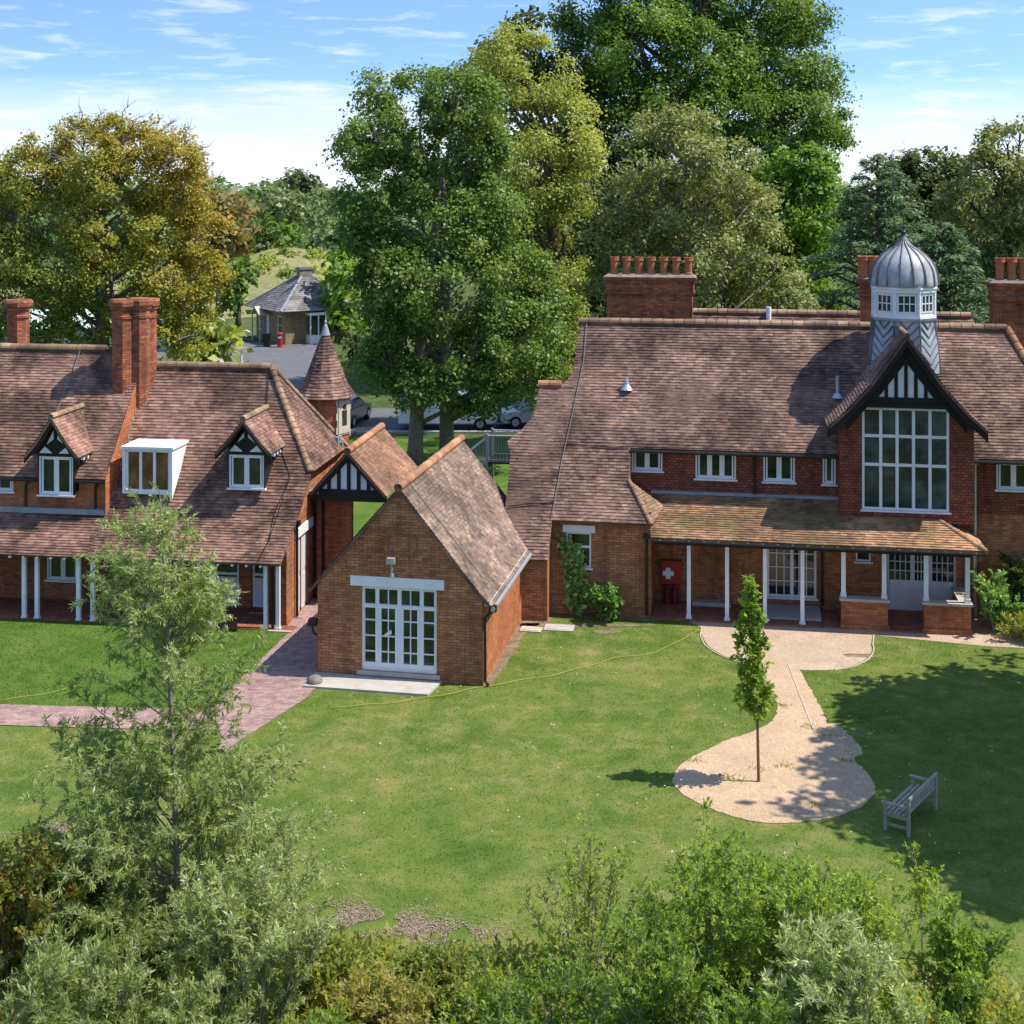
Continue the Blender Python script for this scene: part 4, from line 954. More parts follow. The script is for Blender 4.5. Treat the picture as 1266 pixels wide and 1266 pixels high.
pipe(B, [(.06, CL - .2, 1.95), (.06, CL - .2, .1)], .05, 'white')
conductor(B, [(AU + .1, .75, AZ - .06), (-.9, .8, 3.42), (-.15, .72, 2.52)], 'silver')
sheet_pts = [(-4.42, .0), (-4.42, -1.0), (-1.18, -.98), (-1.05, .0)]
rot = Matrix.Rotation(CA, 3, 'Z')
mb = MB(); P2 = [Vector(CO) + rot @ Vector((u, v - .004, 0)) for u, v in sheet_pts]
P2 = P2[::-1] if (P2[1] - P2[0]).cross(P2[2] - P2[0]).z < 0 else P2
mb.face([(p.x, p.y, .06) for p in P2])
for i in range(4):
    a_, b2 = P2[i], P2[(i + 1) % 4]; mb.face([(a_.x, a_.y, -.02), (b2.x, b2.y, -.02), (b2.x, b2.y, .06), (a_.x, a_.y, .06)])
struct(mb, 'patio', M['concrete'])
mb = MB(); mb.lathe((0, 0, 0), [(.19, 0), (.20, .05), (.18, .12), (.11, .17), (.03, .185)], 14)
o = mb.build('stone', M['boulder'], None, True); o.location = tuple(Vector(CO) + rot @ Vector((-4.2, -.72, .05))); tag(o, 'rounded grey stone at the corner of the concrete patio', 'stone')

# ------------------------------------------------------------------ bench, cords, stairs, cars, lodge
bt = thing('park_bench', 'weathered grey wooden bench standing in the tree shadow on the lawn', 'bench', (7.92, 27.45, .004), math.atan2(-.8, -.6))
mb = MB()
for k in range(5): mb.box(-.78, .78, -.22 + k * .092, -.155 + k * .092, .365, .39)
mb.box(-.76, .76, -.20, -.17, .30, .364); mb.build('seat', M['bench'], bt)
mb = MB(); mb.box(-.78, .78, .27, .31, .68, .74); mb.box(-.78, .78, .245, .28, .42, .47)
for k in range(17): mb.box(-.74 + k * .09, -.70 + k * .09, .26, .285, .471, .679)
mb.build('backrest', M['bench'], bt)
for x in (-.76, .72):
    for (y0, y1, z) in ((-.22, -.16, .53), (.25, .31, .70)):
        mb = MB(); mb.box(x, x + .06, y0, y1, 0, z); mb.build('leg', M['bench'], bt)
    mb = MB(); mb.box(x - .01, x + .07, -.26, .25, .531, .565); mb.build('armrest', M['bench'], bt)
    mb = MB(); mb.box(x + .015, x + .045, -.16, .25, .12, .17); mb.box(x + .015, x + .045, -.16, .25, .30, .36); mb.build('rail', M['bench'], bt)
def cord(pts, label):
    P = [Vector((p[0], p[1], .035)) for p in pts]; Q = []
    for i in range(len(P) - 1):
        for k in range(8):
            t = k / 8; p = P[i].lerp(P[i + 1], t); p.y += .04 * math.sin(5 * p.x) ; Q.append(p)
    Q.append(P[-1]); mb = MB(); mb.tube(Q, .0075, 5)
    tag(mb.build('cord', M['rope'], None, True), label, 'cord')
cord(pp((405, 876), (470, 872), (540, 862), (610, 848), (690, 835), (760, 815), (812, 808), (865, 780)), 'long yellow cord lying across the mown lawn')
cord(pp((0, 868), (60, 858), (95, 850)), 'short yellow cord on the lawn before the left colonnade')

def stairs():
    t = thing('metal_staircase', 'galvanised metal outside staircase with railings beside the red brick house', 'staircase', (-.75, 52.5, 0), R(-9))
    mb = MB(); mb.box(0, 1.7, -1.2, 0, 2.30, 2.36); mb.build('landing', M['iron'], t)
    mb = MB()
    for k in range(12): mb.box(-.2 - k * .25, .06 - k * .25, -1.15, -.1, 2.1 - k * .18, 2.14 - k * .18)
    mb.build('tread', M['iron'], t)
    mb = MB(); L = 11
    for y in (-1.2, 0):
        mb.tube([(-3.0, y, .9), (-.05, y, 3.2)], .03, 6); mb.tube([(0, y, 3.35), (1.7, y, 3.35)], .03, 6); mb.tube([(0, y, 2.45), (1.7, y, 2.45)], .02, 6); mb.tube([(-3.0, y, .1), (-.05, y, 2.3)], .04, 6)
        for k in range(22): x = -2.95 + k * .135; mb.tube([(x, y, .9 + (x + 3) * .78), (x, y, .1 + (x + 3) * .75)], .011, 4, False)
        for k in range(13): x = .1 + k * .13; mb.tube([(x, y, 2.4), (x, y, 3.35)], .011, 4, False)
    mb.build('railing', M['silver'], t)
    for (x, y) in ((0, -1.2), (1.65, -1.2), (0, 0), (1.65, 0)):
        mb = MB(); mb.box(x - .05, x + .05, y - .05, y + .05, 0, 3.42); mb.build('post', M['silver'], t)
stairs()

def carpaint(name, c): 
    t = NT(name); b = t.bsdf(c, .3, .5); b.inputs['Coat Weight'].default_value = .5; return t.mat
M['car_white'] = carpaint('white_car_paint', (.7, .71, .72)); M['car_dark'] = carpaint('dark_car_paint', (.03, .035, .05)); M['car_silver'] = carpaint('silver_car_paint', (.42, .45, .48))
def car(loc, rz, mat, label, van=False):
    t = thing('parked_van' if van else 'parked_car', label, 'van' if van else 'car', loc, rz)
    if van: lo = [(-2.6, .35), (2.45, .35), (2.55, .55), (2.5, .95), (1.75, 1.12), (-2.6, 1.12)]; hi = [(-2.58, 1.12), (1.72, 1.12), (1.0, 1.86), (.6, 1.96), (-2.45, 1.98), (-2.58, 1.85)]; ww = [(.2, 1.18), (1.55, 1.18), (.92, 1.80), (.2, 1.82)]; hw = .95
    else: lo = [(-2.1, .3), (2.1, .3), (2.2, .5), (2.1, .78), (1.15, .93), (-2.05, .98), (-2.2, .8), (-2.18, .45)]; hi = [(-1.9, .97), (1.1, .93), (.35, 1.38), (-.1, 1.46), (-1.1, 1.45), (-1.6, 1.25)]; ww = [(-1.65, 1.0), (.9, .98), (.25, 1.36), (-.1, 1.40), (-1.05, 1.39), (-1.45, 1.22)]; hw = .86
    def loft(mb, prof, w0, w1):
        secs = [(-w0, .94), (-w0 * .9, 1.0), (w0 * .9, 1.0), (w0, .94)]
        zc = sum(p[1] for p in prof) / len(prof); xc = sum(p[0] for p in prof) / len(prof)
        rg = [[(xc + (x - xc) * s, y * (w1 / w0 if (z - prof[0][1]) > .3 and w1 != w0 else 1), zc + (z - zc) * s) for x, z in prof] for y, s in secs]
        n = len(prof)
        for a, b in zip(rg[:-1], rg[1:]):
            for i in range(n): mb.face([a[i], a[(i + 1) % n], b[(i + 1) % n], b[i]], .5)
        mb.face(rg[0][::-1], .5); mb.face(rg[-1], .5)
    mb = MB(); loft(mb, lo, hw, hw); loft(mb, hi, hw * .96, hw * .8); mb.build('body', M[mat], t)
    for s in (-1, 1):
        mb = MB(); f = [(x, s * (hw * .97 - (hw * .16) * max(0, (z - lo[-1][1]) / .9) + .012), z) for x, z in ww]; mb.face(f if s < 0 else f[::-1]); mb.build('side_window', M['glass'], t)
    mb = MB(); a, b = hi[1], hi[2]; mb.face([(a[0] + .01, -hw * .8, a[1] + .05), (a[0] + .01, hw * .8, a[1] + .05), (b[0] + .02, hw * .7, b[1]), (b[0] + .02, -hw * .7, b[1])]); mb.build('windscreen', M['glass'], t)
    for x in (-1.35, 1.4) if not van else (-1.6, 1.65):
        for s in (-1, 1):
            mb = MB(); mb.tube([(x, s * (hw - .2), .33), (x, s * (hw + .01), .33)], .33, 18); w = mb.build('wheel', M['tyre'], t)
            mb = MB(); mb.tube([(x, s * (hw + .005), .33), (x, s * (hw + .025), .33)], .2, 12); mb.build('rim', M['rim'], w)
    for s in (-1, 1):
        mb = MB(); x = lo[2][0]; mb.box(x - .12, x + .005, s * hw * .72 - .16, s * hw * .72 + .16, .62, .76); mb.build('headlight', M['silver'], t)
car((-3.3, 72.2, .01), 0, 'car_white', 'white van parked behind the two-trunked tree', True)
car((1.2, 73.0, .01), R(200), 'car_silver', 'silver car parked beyond the metal staircase')
car((-8.9, 73.6, .01), R(80), 'car_dark', 'dark car parked just right of the conical turret')
car((3.9, 74.0, .01), R(195), 'car_white', 'pale car parked behind the tall trees next to the silver car')

# stone lodge
lg = thing('stone_lodge', 'small yellow stone lodge with slate pyramid roof and white bay window', 'lodge', (-17.3, 114.5, 0), R(33))
mb = MB(); S = 3.0
wall(mb, front(-S), [(-S, 0), (S, 0), (S, 2.8), (-S, 2.8)], [(1.2, 2.0, .7, 2.1)]); wall(mb, sideL(-S), [(-S, 0), (S, 0), (S, 2.8), (-S, 2.8)], [(-2.3, -1.4, .7, 2.2), (.3, 1.2, .1, 2.1), (1.9, 2.5, .8, 2.1)]); wall(mb, sideR(S), [(-S, 0), (S, 0), (S, 2.8), (-S, 2.8)]); wall(mb, rearw(S), [(-S, 0), (S, 0), (S, 2.8), (-S, 2.8)])
mb.build('wall', M['stoneb'], lg)
mb = MB(); e = S + .75
for a in range(4):
    q = [Vector((-e, -e, 2.7)), Vector((e, -e, 2.7)), Vector((.5, -.5, 5.2)), Vector((-.5, -.5, 5.2))]; r_ = Matrix.Rotation(math.pi / 2 * a, 3, 'Z'); tiles(mb, [r_ @ p for p in q], course=.22, width=.35, seed=90 + a)
mb.face([(-.5, -.5, 5.2), (.5, -.5, 5.2), (.5, .5, 5.2), (-.5, .5, 5.2)])
rf = mb.build('roof', M['slate'], lg)
mb = MB()
for a in range(4):
    r_ = Matrix.Rotation(math.pi / 2 * a, 3, 'Z'); ridge(mb, r_ @ Vector((e, -e, 2.75)), r_ @ Vector((.5, -.5, 5.25)), .1, .5)
mb.build('hip_tiles', M['leadflash'], rf)
mb = MB(); mb.box(-.55, .55, -.35, .35, 4.9, 6.0); mb.box(-.62, .62, -.42, .42, 5.8, 5.92); c = mb.build('chimney', M['boulder'], rf)
window(lg, front(-S), 1.2, 2.0, .7, 2.1, [1], [1, 1])
window(lg, sideL(-S), -2.3, -1.4, .7, 2.2, [1], [1, 1]); window(lg, sideL(-S), 1.9, 2.5, .8, 2.1, [1], [1, 1])
mb = MB(); mb.box(-S + .1, -S + .14, .32, 1.18, .1, 2.1); mb.build('door', M['lilac'], lg)
mb = MB(); mb.box(-1.2, .3, -S - .8, -S, 0, .7); mb.box(-1.25, .35, -S - .85, -S, 2.3, 2.5)
for x in (-1.2, -.5, .22): mb.box(x, x + .09, -S - .8, -S - .72, .7, 2.3)
mb.build('bay', M['white'], lg)
mb = MB(); mb.box(-1.15, .25, -S - .7, -S - .68, .7, 2.3); mb.build('pane', M['glass'], lg)
mb = MB()
for s in (-1, 1): mb.hexa([(-S - 1.1, .75, 2.75), (-S, .75, 2.75), (-S, .75 + s * .9, 2.15), (-S - 1.1, .75 + s * .9, 2.15), (-S - 1.1, .75, 2.85), (-S, .75, 2.85), (-S, .75 + s * .9, 2.25), (-S - 1.1, .75 + s * .9, 2.25)] if s < 0 else [(-S - 1.1, .75 + .9, 2.15), (-S, .75 + .9, 2.15), (-S, .75, 2.75), (-S - 1.1, .75, 2.75), (-S - 1.1, .75 + .9, 2.25), (-S, .75 + .9, 2.25), (-S, .75, 2.85), (-S - 1.1, .75, 2.85)])
for y in (-.05, 1.55): mb.box(-S - 1.0, -S - .92, y - .04, y + .04, 0, 2.2)
mb.build('porch', M['cream'], lg)
# red upright stand by the lodge
t = thing('post_box', 'red upright post beside the stone lodge doorway', 'post', (-18.3, 108.5, 0))
mb = MB(); mb.lathe((0, 0, 0), [(.24, 0), (.24, .1), (.2, .12), (.2, 1.0), (.24, 1.03), (.24, 1.08), (.14, 1.16), (.03, 1.2)], 16); mb.build('pillar', M['red'], t)
mb = MB(); mb.box(-.12, .12, -.215, -.19, .72, .88); mb.build('plate', M['white'], t)
t = thing('wheelie_bin', 'black wheelie bin standing by the stone lodge wall', 'bin', (-19.4, 108.9, 0))
mb = MB(); mb.hexa([(-.25, -.3, .05), (.25, -.3, .05), (.25, .3, .05), (-.25, .3, .05), (-.32, -.36, 1.0), (.32, -.36, 1.0), (.32, .36, 1.0), (-.32, .36, 1.0)]); mb.build('body', M['iron'], t)
mb = MB(); mb.box(-.34, .34, -.4, .4, 1.002, 1.07); mb.build('lid', M['iron'], t)
# lamp posts
def lamp(loc, h, label):
    t = thing('lamp_post', label, 'lamp post', loc)
    mb = MB(); mb.tube([(0, 0, 0), (0, 0, .8), (0, 0, h), (.1, 0, h + .18), (.35, 0, h + .25), (.55, 0, h + .12)], [.07, .06, .05, .05, .05, .05], 8); mb.build('pole', M['white'], t)
    mb = MB(); mb.box(.36, .66, -.09, .09, h + .0, h + .12); mb.build('lantern', M['silver'], t)
lamp((-18.3, 93, 0), 2.7, 'short white lamp post at the road edge before the stone lodge')
# pale sheds seen through the orange tree
M['green_roof'] = plain('green_sheet_roof', (.06, .42, .12), .5, .3, .15); M['pale_roof'] = plain('pale_green_sheet', (.50, .60, .52), .5, .3, .15)
def shed(loc, rz, w, d, h, roofm, label):
    t = thing('shed', label, 'shed', loc, rz)
    mb = MB(); wall(mb, front(0), [(-w, 0), (w, 0), (w, h), (-w, h)], [(-w * .5, -w * .2, .2, h * .8), (w * .2, w * .6, h * .4, h * .8)]); wall(mb, sideR(w), [(0, 0), (d, 0), (d, h), (d / 2, h + d * .16), (0, h)]); wall(mb, sideL(-w), [(0, 0), (d, 0), (d, h), (d / 2, h + d * .16), (0, h)]); wall(mb, rearw(d), [(-w, 0), (w, 0), (w, h), (-w, h)])
    mb.build('wall', M['pale_roof'], t)
    mb = MB()
    for (y0, y1) in ((-.3, d / 2), (d / 2, d + .3)):
        z0, z1 = (h - .05, h + d * .17) if y0 < 0 else (h + d * .17, h - .05)
        mb.hexa([(-w - .3, y0, z0), (w + .3, y0, z0), (w + .3, y1, z1), (-w - .3, y1, z1), (-w - .3, y0, z0 + .12), (w + .3, y0, z0 + .12), (w + .3, y1, z1 + .12), (-w - .3, y1, z1 + .12)])
        n_ = int(w * 2 / .6)
        for k in range(n_): x = -w + k * .6; mb.hexa([(x, y0, z0 + .121), (x + .08, y0, z0 + .121), (x + .08, y1, z1 + .121), (x, y1, z1 + .121), (x, y0, z0 + .17), (x + .08, y0, z0 + .17), (x + .08, y1, z1 + .17), (x, y1, z1 + .17)])
    mb.build('roof', M[roofm], t)
    mb = MB(); mb.box(-w * .5, -w * .2, .05, .1, .2, h * .8); mb.box(w * .2, w * .6, .05, .1, h * .4, h * .8); mb.build('pane', M['glass'], t)
shed((-31.5, 97, 0), R(4), 5.0, 6, 2.6, 'pale_roof', 'long pale green roofed shed behind the orange-leaved tree')
shed((-27.0, 106, 0), R(-12), 2.6, 5, 1.9, 'pale_roof', 'smaller pale shed between the orange tree and the stone lodge')
shed((-38.5, 88, 0), R(6), 3.2, 5, 4.2, 'green_roof', 'bright green roofed shed at the left edge behind the orange tree')

# ------------------------------------------------------------------ trees
def unit(a): return a / np.maximum(np.linalg.norm(a, axis=-1, keepdims=True), 1e-9)
def leaves(name, P, A, N, L, W, rnd, mat, parent=None, fold=.18):
    n = len(P); A = unit(A); S = unit(np.cross(A, N)); N2 = np.cross(S, A)
    L = np.broadcast_to(L, (n,))[:, None]; W = np.broadcast_to(W, (n,))[:, None]
    V = np.empty((n, 4, 3), np.float32)
    V[:, 0] = P; V[:, 1] = P + A * L * .45 + S * W * .5 + N2 * W * fold; V[:, 2] = P + A * L; V[:, 3] = P + A * L * .45 - S * W * .5 + N2 * W * fold
    me = bpy.data.meshes.new(name)
    me.vertices.add(4 * n); me.vertices.foreach_set('co', V.ravel())
    me.loops.add(4 * n); me.loops.foreach_set('vertex_index', np.arange(4 * n, dtype=np.int32))
    me.polygons.add(n); me.polygons.foreach_set('loop_start', np.arange(0, 4 * n, 4, dtype=np.int32))
    at_ = me.attributes.new('rnd', 'FLOAT', 'FACE'); at_.data.foreach_set('value', np.clip(rnd, 0, 1).astype(np.float32))
    me.materials.append(mat); me.update(calc_edges=True); me.validate()
    o = bpy.data.objects.new(name, me); COL.objects.link(o)
    if parent: o.parent = parent
    return o

LEAF = {}
LEAF['chestnut'] = leaf_mat('chestnut_leaves', [(0.053, 0.095, 0.018), (0.094, 0.158, 0.028), (0.143, 0.226, 0.039), (0.202, 0.276, 0.055), (0.305, 0.304, 0.055)], .3)
LEAF['lime'] = leaf_mat('lime_leaves', [(0.116, 0.155, 0.026), (0.205, 0.255, 0.045), (0.314, 0.354, 0.071), (0.436, 0.445, 0.109)], .3)
LEAF['tall'] = leaf_mat('tall_tree_leaves', [(0.054, 0.106, 0.016), (0.102, 0.180, 0.025), (0.178, 0.268, 0.036), (0.270, 0.350, 0.058)], .3)
LEAF['grey'] = leaf_mat('greyish_leaves', [(0.091, 0.113, 0.032), (0.171, 0.201, 0.059), (0.262, 0.298, 0.095), (0.352, 0.367, 0.132), (0.295, 0.228, 0.076)], .25)
LEAF['orange'] = leaf_mat('turning_leaves', [(0.095, 0.139, 0.023), (0.174, 0.224, 0.033), (0.274, 0.297, 0.041), (0.370, 0.323, 0.047), (0.394, 0.264, 0.041)], .3)
LEAF['bright'] = leaf_mat('bright_leaves', [(0.088, 0.174, 0.020), (0.156, 0.269, 0.029), (0.244, 0.370, 0.045)], .35)
LEAF['dark'] = leaf_mat('dark_leaves', [(0.046, 0.068, 0.018), (0.079, 0.111, 0.029), (0.131, 0.167, 0.050), (0.186, 0.204, 0.072)], .25)
LEAF['cedar'] = leaf_mat('cedar_needles', [(0.063, 0.110, 0.050), (0.113, 0.183, 0.086), (0.183, 0.267, 0.133), (0.264, 0.344, 0.190)], .15)
LEAF['far'] = leaf_mat('far_leaves', [(0.073, 0.129, 0.041), (0.123, 0.189, 0.061), (0.189, 0.250, 0.095), (0.247, 0.288, 0.121)], .25)
LEAF['brown'] = leaf_mat('brownish_leaves', [(.121, .115, .041), (.216, .176, .061), (.270, .189, .068), (.176, .176, .068)], .25)
LEAF['willow'] = leaf_mat('willow_leaves', [(0.096, 0.142, 0.036), (0.173, 0.236, 0.065), (0.271, 0.336, 0.108), (0.388, 0.444, 0.189), (0.592, 0.643, 0.379)], .45, .45)
LEAF['silver'] = leaf_mat('silver_willow_leaves', [(0.095, 0.158, 0.035), (0.168, 0.239, 0.064), (0.291, 0.362, 0.137), (0.448, 0.513, 0.265), (0.616, 0.665, 0.412)], .45, .4)
LEAF['bush'] = leaf_mat('bush_leaves', [(0.109, 0.178, 0.026), (0.193, 0.288, 0.041), (0.284, 0.391, 0.059), (0.399, 0.485, 0.090)], .45)
LEAF['yellowbush'] = leaf_mat('yellow_green_leaves', [(0.135, 0.201, 0.024), (0.219, 0.308, 0.035), (0.328, 0.408, 0.050), (0.438, 0.478, 0.065)], .45)
LEAF['autumn'] = leaf_mat('autumn_leaves', [(.075, .125, .024), (.15, .20, .035), (.26, .28, .045), (.34, .27, .05), (.32, .12, .035)], .45)
LEAF['ivy'] = leaf_mat('climber_leaves', [(0.072, 0.166, 0.029), (0.143, 0.282, 0.052), (0.267, 0.416, 0.102), (0.463, 0.624, 0.203)], .25)
LEAF['weeds'] = leaf_mat('weed_leaves', [(0.095, 0.143, 0.023), (0.171, 0.228, 0.037), (0.266, 0.306, 0.055), (0.419, 0.372, 0.082), (0.456, 0.358, 0.152)], .45)

def px_lobes(Y, L, spread=.45, seed=0):
    rg = random.Random(seed); out = []
    for q in L:
        px, py, r = q[:3]; tone = q[3] if len(q) > 3 else .5
        rr = r * Y / FPX
        dy = q[4] if len(q) > 4 else rg.uniform(-1, 1) * spread * rr * 1.6
        p = at(px, py, Y + dy); out.append((p.x, p.y, p.z, rr * (Y + dy) / Y, tone))
    return out

def crown_points(lobes, rc, cover, per, rng, seed, gap=-.28, squash=.85):
    """clump centres over the lobes, then leaf positions in each clump"""
    C = []; O = []; T = []
    Lx = np.array([l[:3] for l in lobes]); Lr = np.array([l[3] for l in lobes])
    for i, (x, y, z, r, tone) in enumerate(lobes):
        n = max(6, int(4 * math.pi * r * r / (math.pi * rc * rc) * cover))
        d = unit(rng.normal(size=(n, 3))); rad = r * (1 - np.abs(rng.normal(0, .16, n)))
        lump = np.array([mnoise.noise((q[0] * 1.7 + i * 3.1, q[1] * 1.7, q[2] * 1.7 + seed)) for q in d])
        rad = rad * (1 + .26 * lump); st_ = rng.random(n) < .07; rad[st_] *= rng.uniform(1.12, 1.32, st_.sum())
        c = np.array([x, y, z]) + d * rad[:, None] * np.array([1, 1, squash])
        dist = np.linalg.norm(c[:, None, :] - Lx[None], axis=2) / Lr[None]; dist[:, i] = 9
        keep = dist.min(1) > .62
        gp = np.array([mnoise.noise((q[0] / (rc * 3.2), q[1] / (rc * 3.2), q[2] / (rc * 3.2) + seed * 1.7)) for q in c])
        keep &= gp > gap
        C.append(c[keep]); O.append(d[keep]); T.append(np.full(keep.sum(), tone))
    C = np.concatenate(C); O = np.concatenate(O); T = np.concatenate(T); n = len(C)
    k = np.maximum(4, (per * rng.uniform(.6, 1.4, n))).astype(int)
    idx = np.repeat(np.arange(n), k); m = len(idx)
    sz = rc * rng.uniform(.7, 1.25, n)
    off = rng.normal(size=(m, 3)) * np.array([.5, .5, .34]) * sz[idx][:, None]
    P = C[idx] + off; P[:, 2] -= .25 * (np.linalg.norm(off[:, :2], axis=1) ** 2) / sz[idx]
    out = O[idx] * .55 + unit(off) * .5
    tone = T + rng.normal(0, .10, n)
    return P, out, idx, tone, C

def tree(name, label, cat, base, lobes, mat, L, W, rc=.75, cover=1.25, per=40, trunk_r=.35, bark='bark', seed=1, group=None, gap=-.28, trunks=None, twigs=0, droop=0.0, limb_to=.9):
    rng = np.random.default_rng(seed); rg = random.Random(seed)
    t = thing(name, label, cat, (base[0], base[1], 0), 0, group)
    b = np.array([base[0], base[1], 0.0])
    lob = [(x - b[0], y - b[1], z, r, tn) for x, y, z, r, tn in lobes]
    P, out, idx, tone, C = crown_points(lob, rc, cover, per, rng, seed, gap)
    m = len(P)
    up = np.array([0, 0, 1.0])
    N = unit(out * .75 + up * .55 + rng.normal(size=(m, 3)) * .55)
    A = unit(rng.normal(size=(m, 3)) + out * .4 - up * (.25 + droop)); A = unit(A - N * (A * N).sum(1, keepdims=True) * .8)
    s = np.clip(rng.lognormal(-.02, .28, m), .45, 1.55)
    rnd = tone[idx] + rng.normal(0, .17, m)
    leaves('crown', P, A, N, L * s, W * s, rnd, LEAF[mat], t)
    mb = MB()
    zmin = min(l[2] - l[3] for l in lob); zmax = max(l[2] + l[3] for l in lob)
    cx = sum(l[0] * l[3] for l in lob) / sum(l[3] for l in lob); cy = sum(l[1] * l[3] for l in lob) / sum(l[3] for l in lob)
    trunks = trunks or [(0, 0)]
    for (tx, ty) in trunks:
        ztop = zmin + (zmax - zmin) * .72
        pts = [(tx, ty, -.1), (tx * .95, ty, zmin * .35 + .3), (tx * .8 + cx * .15, ty * .8 + cy * .15, zmin + (zmax - zmin) * .2), (tx * .4 + cx * .5, ty * .4 + cy * .5, zmin + (zmax - zmin) * .45), (cx * .9, cy * .9, ztop)]
        mb.tube(pts, [trunk_r * 1.35, trunk_r, trunk_r * .8, trunk_r * .55, trunk_r * .15], 10)
    tx, ty = trunks[0]
    for (x, y, z, r, tn) in lob:
        tx, ty = rg.choice(trunks)
        zs = max(zmin * .7 + .5, z - r * .6 - math.hypot(x - tx, y - ty) * .55); zs = min(zs, zmin + (zmax - zmin) * .68)
        f = (zs - 0) / max(zmax, 1); sx, sy = tx + (cx * .9 - tx) * f * .8, ty + (cy * .9 - ty) * f * .8
        rr = trunk_r * (.42 - .2 * f)
        e = Vector((x, y, z)); s0 = Vector((sx, sy, zs)); mid = s0.lerp(e, .5) + Vector((rg.uniform(-.3, .3), rg.uniform(-.3, .3), -.12 * r))
        mb.tube([s0, mid, e], [rr, rr * .7, rr * .35], 6)
        for k in range(7):
            d = Vector((rg.gauss(0, 1), rg.gauss(0, 1), rg.gauss(.35, .8))).normalized() * r * rg.uniform(.6, 1.0) * limb_to
            d.z *= .85
            q = e + d; mb.tube([mid.lerp(e, rg.uniform(.3, 1)), e + d * .5 + Vector((0, 0, -.05 * r)), q], [rr * .32, rr * .2, rr * .06], 4, False)
    if twigs:
        tops = [l for l in lob if l[2] + l[3] > zmax - .30 * (zmax - zmin)]
        for k in range(twigs):
            l = rg.choice(tops); c = Vector(l[:3]); d = Vector((rg.gauss(.5, .8), rg.gauss(0, .8), abs(rg.gauss(.9, .4)))).normalized()
            p0 = c + d * l[3] * .6; p1 = c + d * l[3] * rg.uniform(1.15, 1.4); mb.tube([p0, p0.lerp(p1, .5) + Vector((rg.uniform(-.2, .2), 0, .1)), p1], [.05, .035, .012], 4, False)
            for j in range(5):
                f = rg.uniform(.3, 1); q = p0.lerp(p1, f); mb.tube([q, q + (d + Vector((rg.gauss(0, .7), rg.gauss(0, .7), rg.gauss(.1, .4)))).normalized() * rg.uniform(.4, .9)], [.02, .006], 3, False)
    mb.build('trunk', M[bark], t, True)
    return t

# two-trunked chestnut behind the gateway
Lc = [(475, 112, 34, .55), (520, 125, 50, .55), (568, 118, 48, .5), (462, 165, 44, .5), (505, 190, 62, .5), (565, 185, 62, .5), (592, 195, 38, .5), (458, 240, 54, .45), (515, 265, 72, .5), (580, 255, 62, .5), (612, 270, 42, .5), (464, 310, 36, .45), (497, 335, 66, .5), (555, 345, 84, .55), (618, 340, 60, .5), (668, 375, 40, .5), (478, 385, 38, .4), (526, 412, 60, .45), (585, 425, 78, .45), (650, 420, 54, .45), (474, 445, 36, .4), (520, 470, 42, .4), (600, 478, 46, .4), (655, 465, 40, .4)]
tree('chestnut_tree', 'broad green chestnut with two trunks standing behind the covered gateway', 'tree', (-3.7, 62.5), px_lobes(62, Lc, .5, 2), 'chestnut', .165, .115, .58, 1.25, 140, .34, 'bark_g', 21, gap=-.16, trunks=[(-.7, -.3), (.75, .4)])
Ll = [(640, 62, 38, .75), (615, 100, 42, .7), (665, 105, 48, .8), (640, 150, 55, .65), (690, 160, 48, .8), (712, 190, 34, .8), (660, 210, 55, .6), (700, 235, 44, .6), (655, 270, 55, .4), (700, 290, 38, .5), (670, 330, 52, .4), (705, 350, 32, .45), (680, 395, 46, .4), (700, 430, 36, .35), (665, 455, 40, .3)]
tree('lime_tree', 'tall yellowish lime tree with drooping sprays left of the seven-pot chimney', 'tree', (2.6, 72), px_lobes(72, Ll, .5, 3), 'lime', .16, .11, .72, 1.2, 165, .45, 'bark', 22, droop=.5, gap=-.16)
Lb = [(650, 38, 28, .5), (622, 62, 26, .45), (668, 62, 24, .45), (640, 90, 34, .35), (600, 92, 22, .35)]
tree('oak_tree', 'dark green treetop rising just behind the yellowish lime tree', 'tree', (1.5, 88), px_lobes(88, Lb, .4, 4) + [(1.5, 88, 12, 6, .3), (2, 88, 17, 4, .3)], 'dark', .45, .3, .8, 1.2, 36, .4, 'bark', 23)
Lt = [(740, 10, 52, .45), (800, -10, 60, .5), (870, 0, 66, .5), (940, 0, 62, .5), (985, 20, 40, .5), (735, 65, 48, .4), (790, 60, 62, .55), (860, 70, 72, .5), (940, 75, 70, .5), (990, 95, 48, .5), (760, 120, 52, .35), (830, 135, 66, .45), (900, 145, 72, .5), (970, 140, 56, .5), (1015, 145, 38, .5), (1030, 160, 24, .45), (730, 170, 36, .3), (930, 195, 56, .4), (770, 180, 56, .25), (830, -70, 70, .5), (920, -60, 66, .5), (760, -60, 50, .5), (870, -120, 60, .5), (860, 200, 62, .25)]
tree('tall_tree', 'tallest deep green tree rising above the top of the picture', 'tree', (11.5, 88), px_lobes(88, Lt, .6, 5) + [(11, 88, 9, 6, .2), (15, 89, 8, 5, .2)], 'tall', .21, .15, .95, 1.4, 185, .7, 'bark', 24, gap=-.32)
Lg = [(815, 165, 36, .55), (850, 160, 32, .55), (790, 200, 42, .5), (845, 205, 50, .55), (895, 205, 46, .5), (765, 250, 38, .5), (815, 255, 56, .5), (880, 260, 62, .55), (925, 255, 40, .5), (780, 305, 50, .45), (845, 315, 66, .5), (915, 315, 58, .5), (955, 345, 42, .5), (770, 345, 44, .4), (830, 365, 56, .45), (900, 370, 62, .5), (970, 375, 44, .45), (1005, 375, 22, .5), (750, 330, 26, .4)]
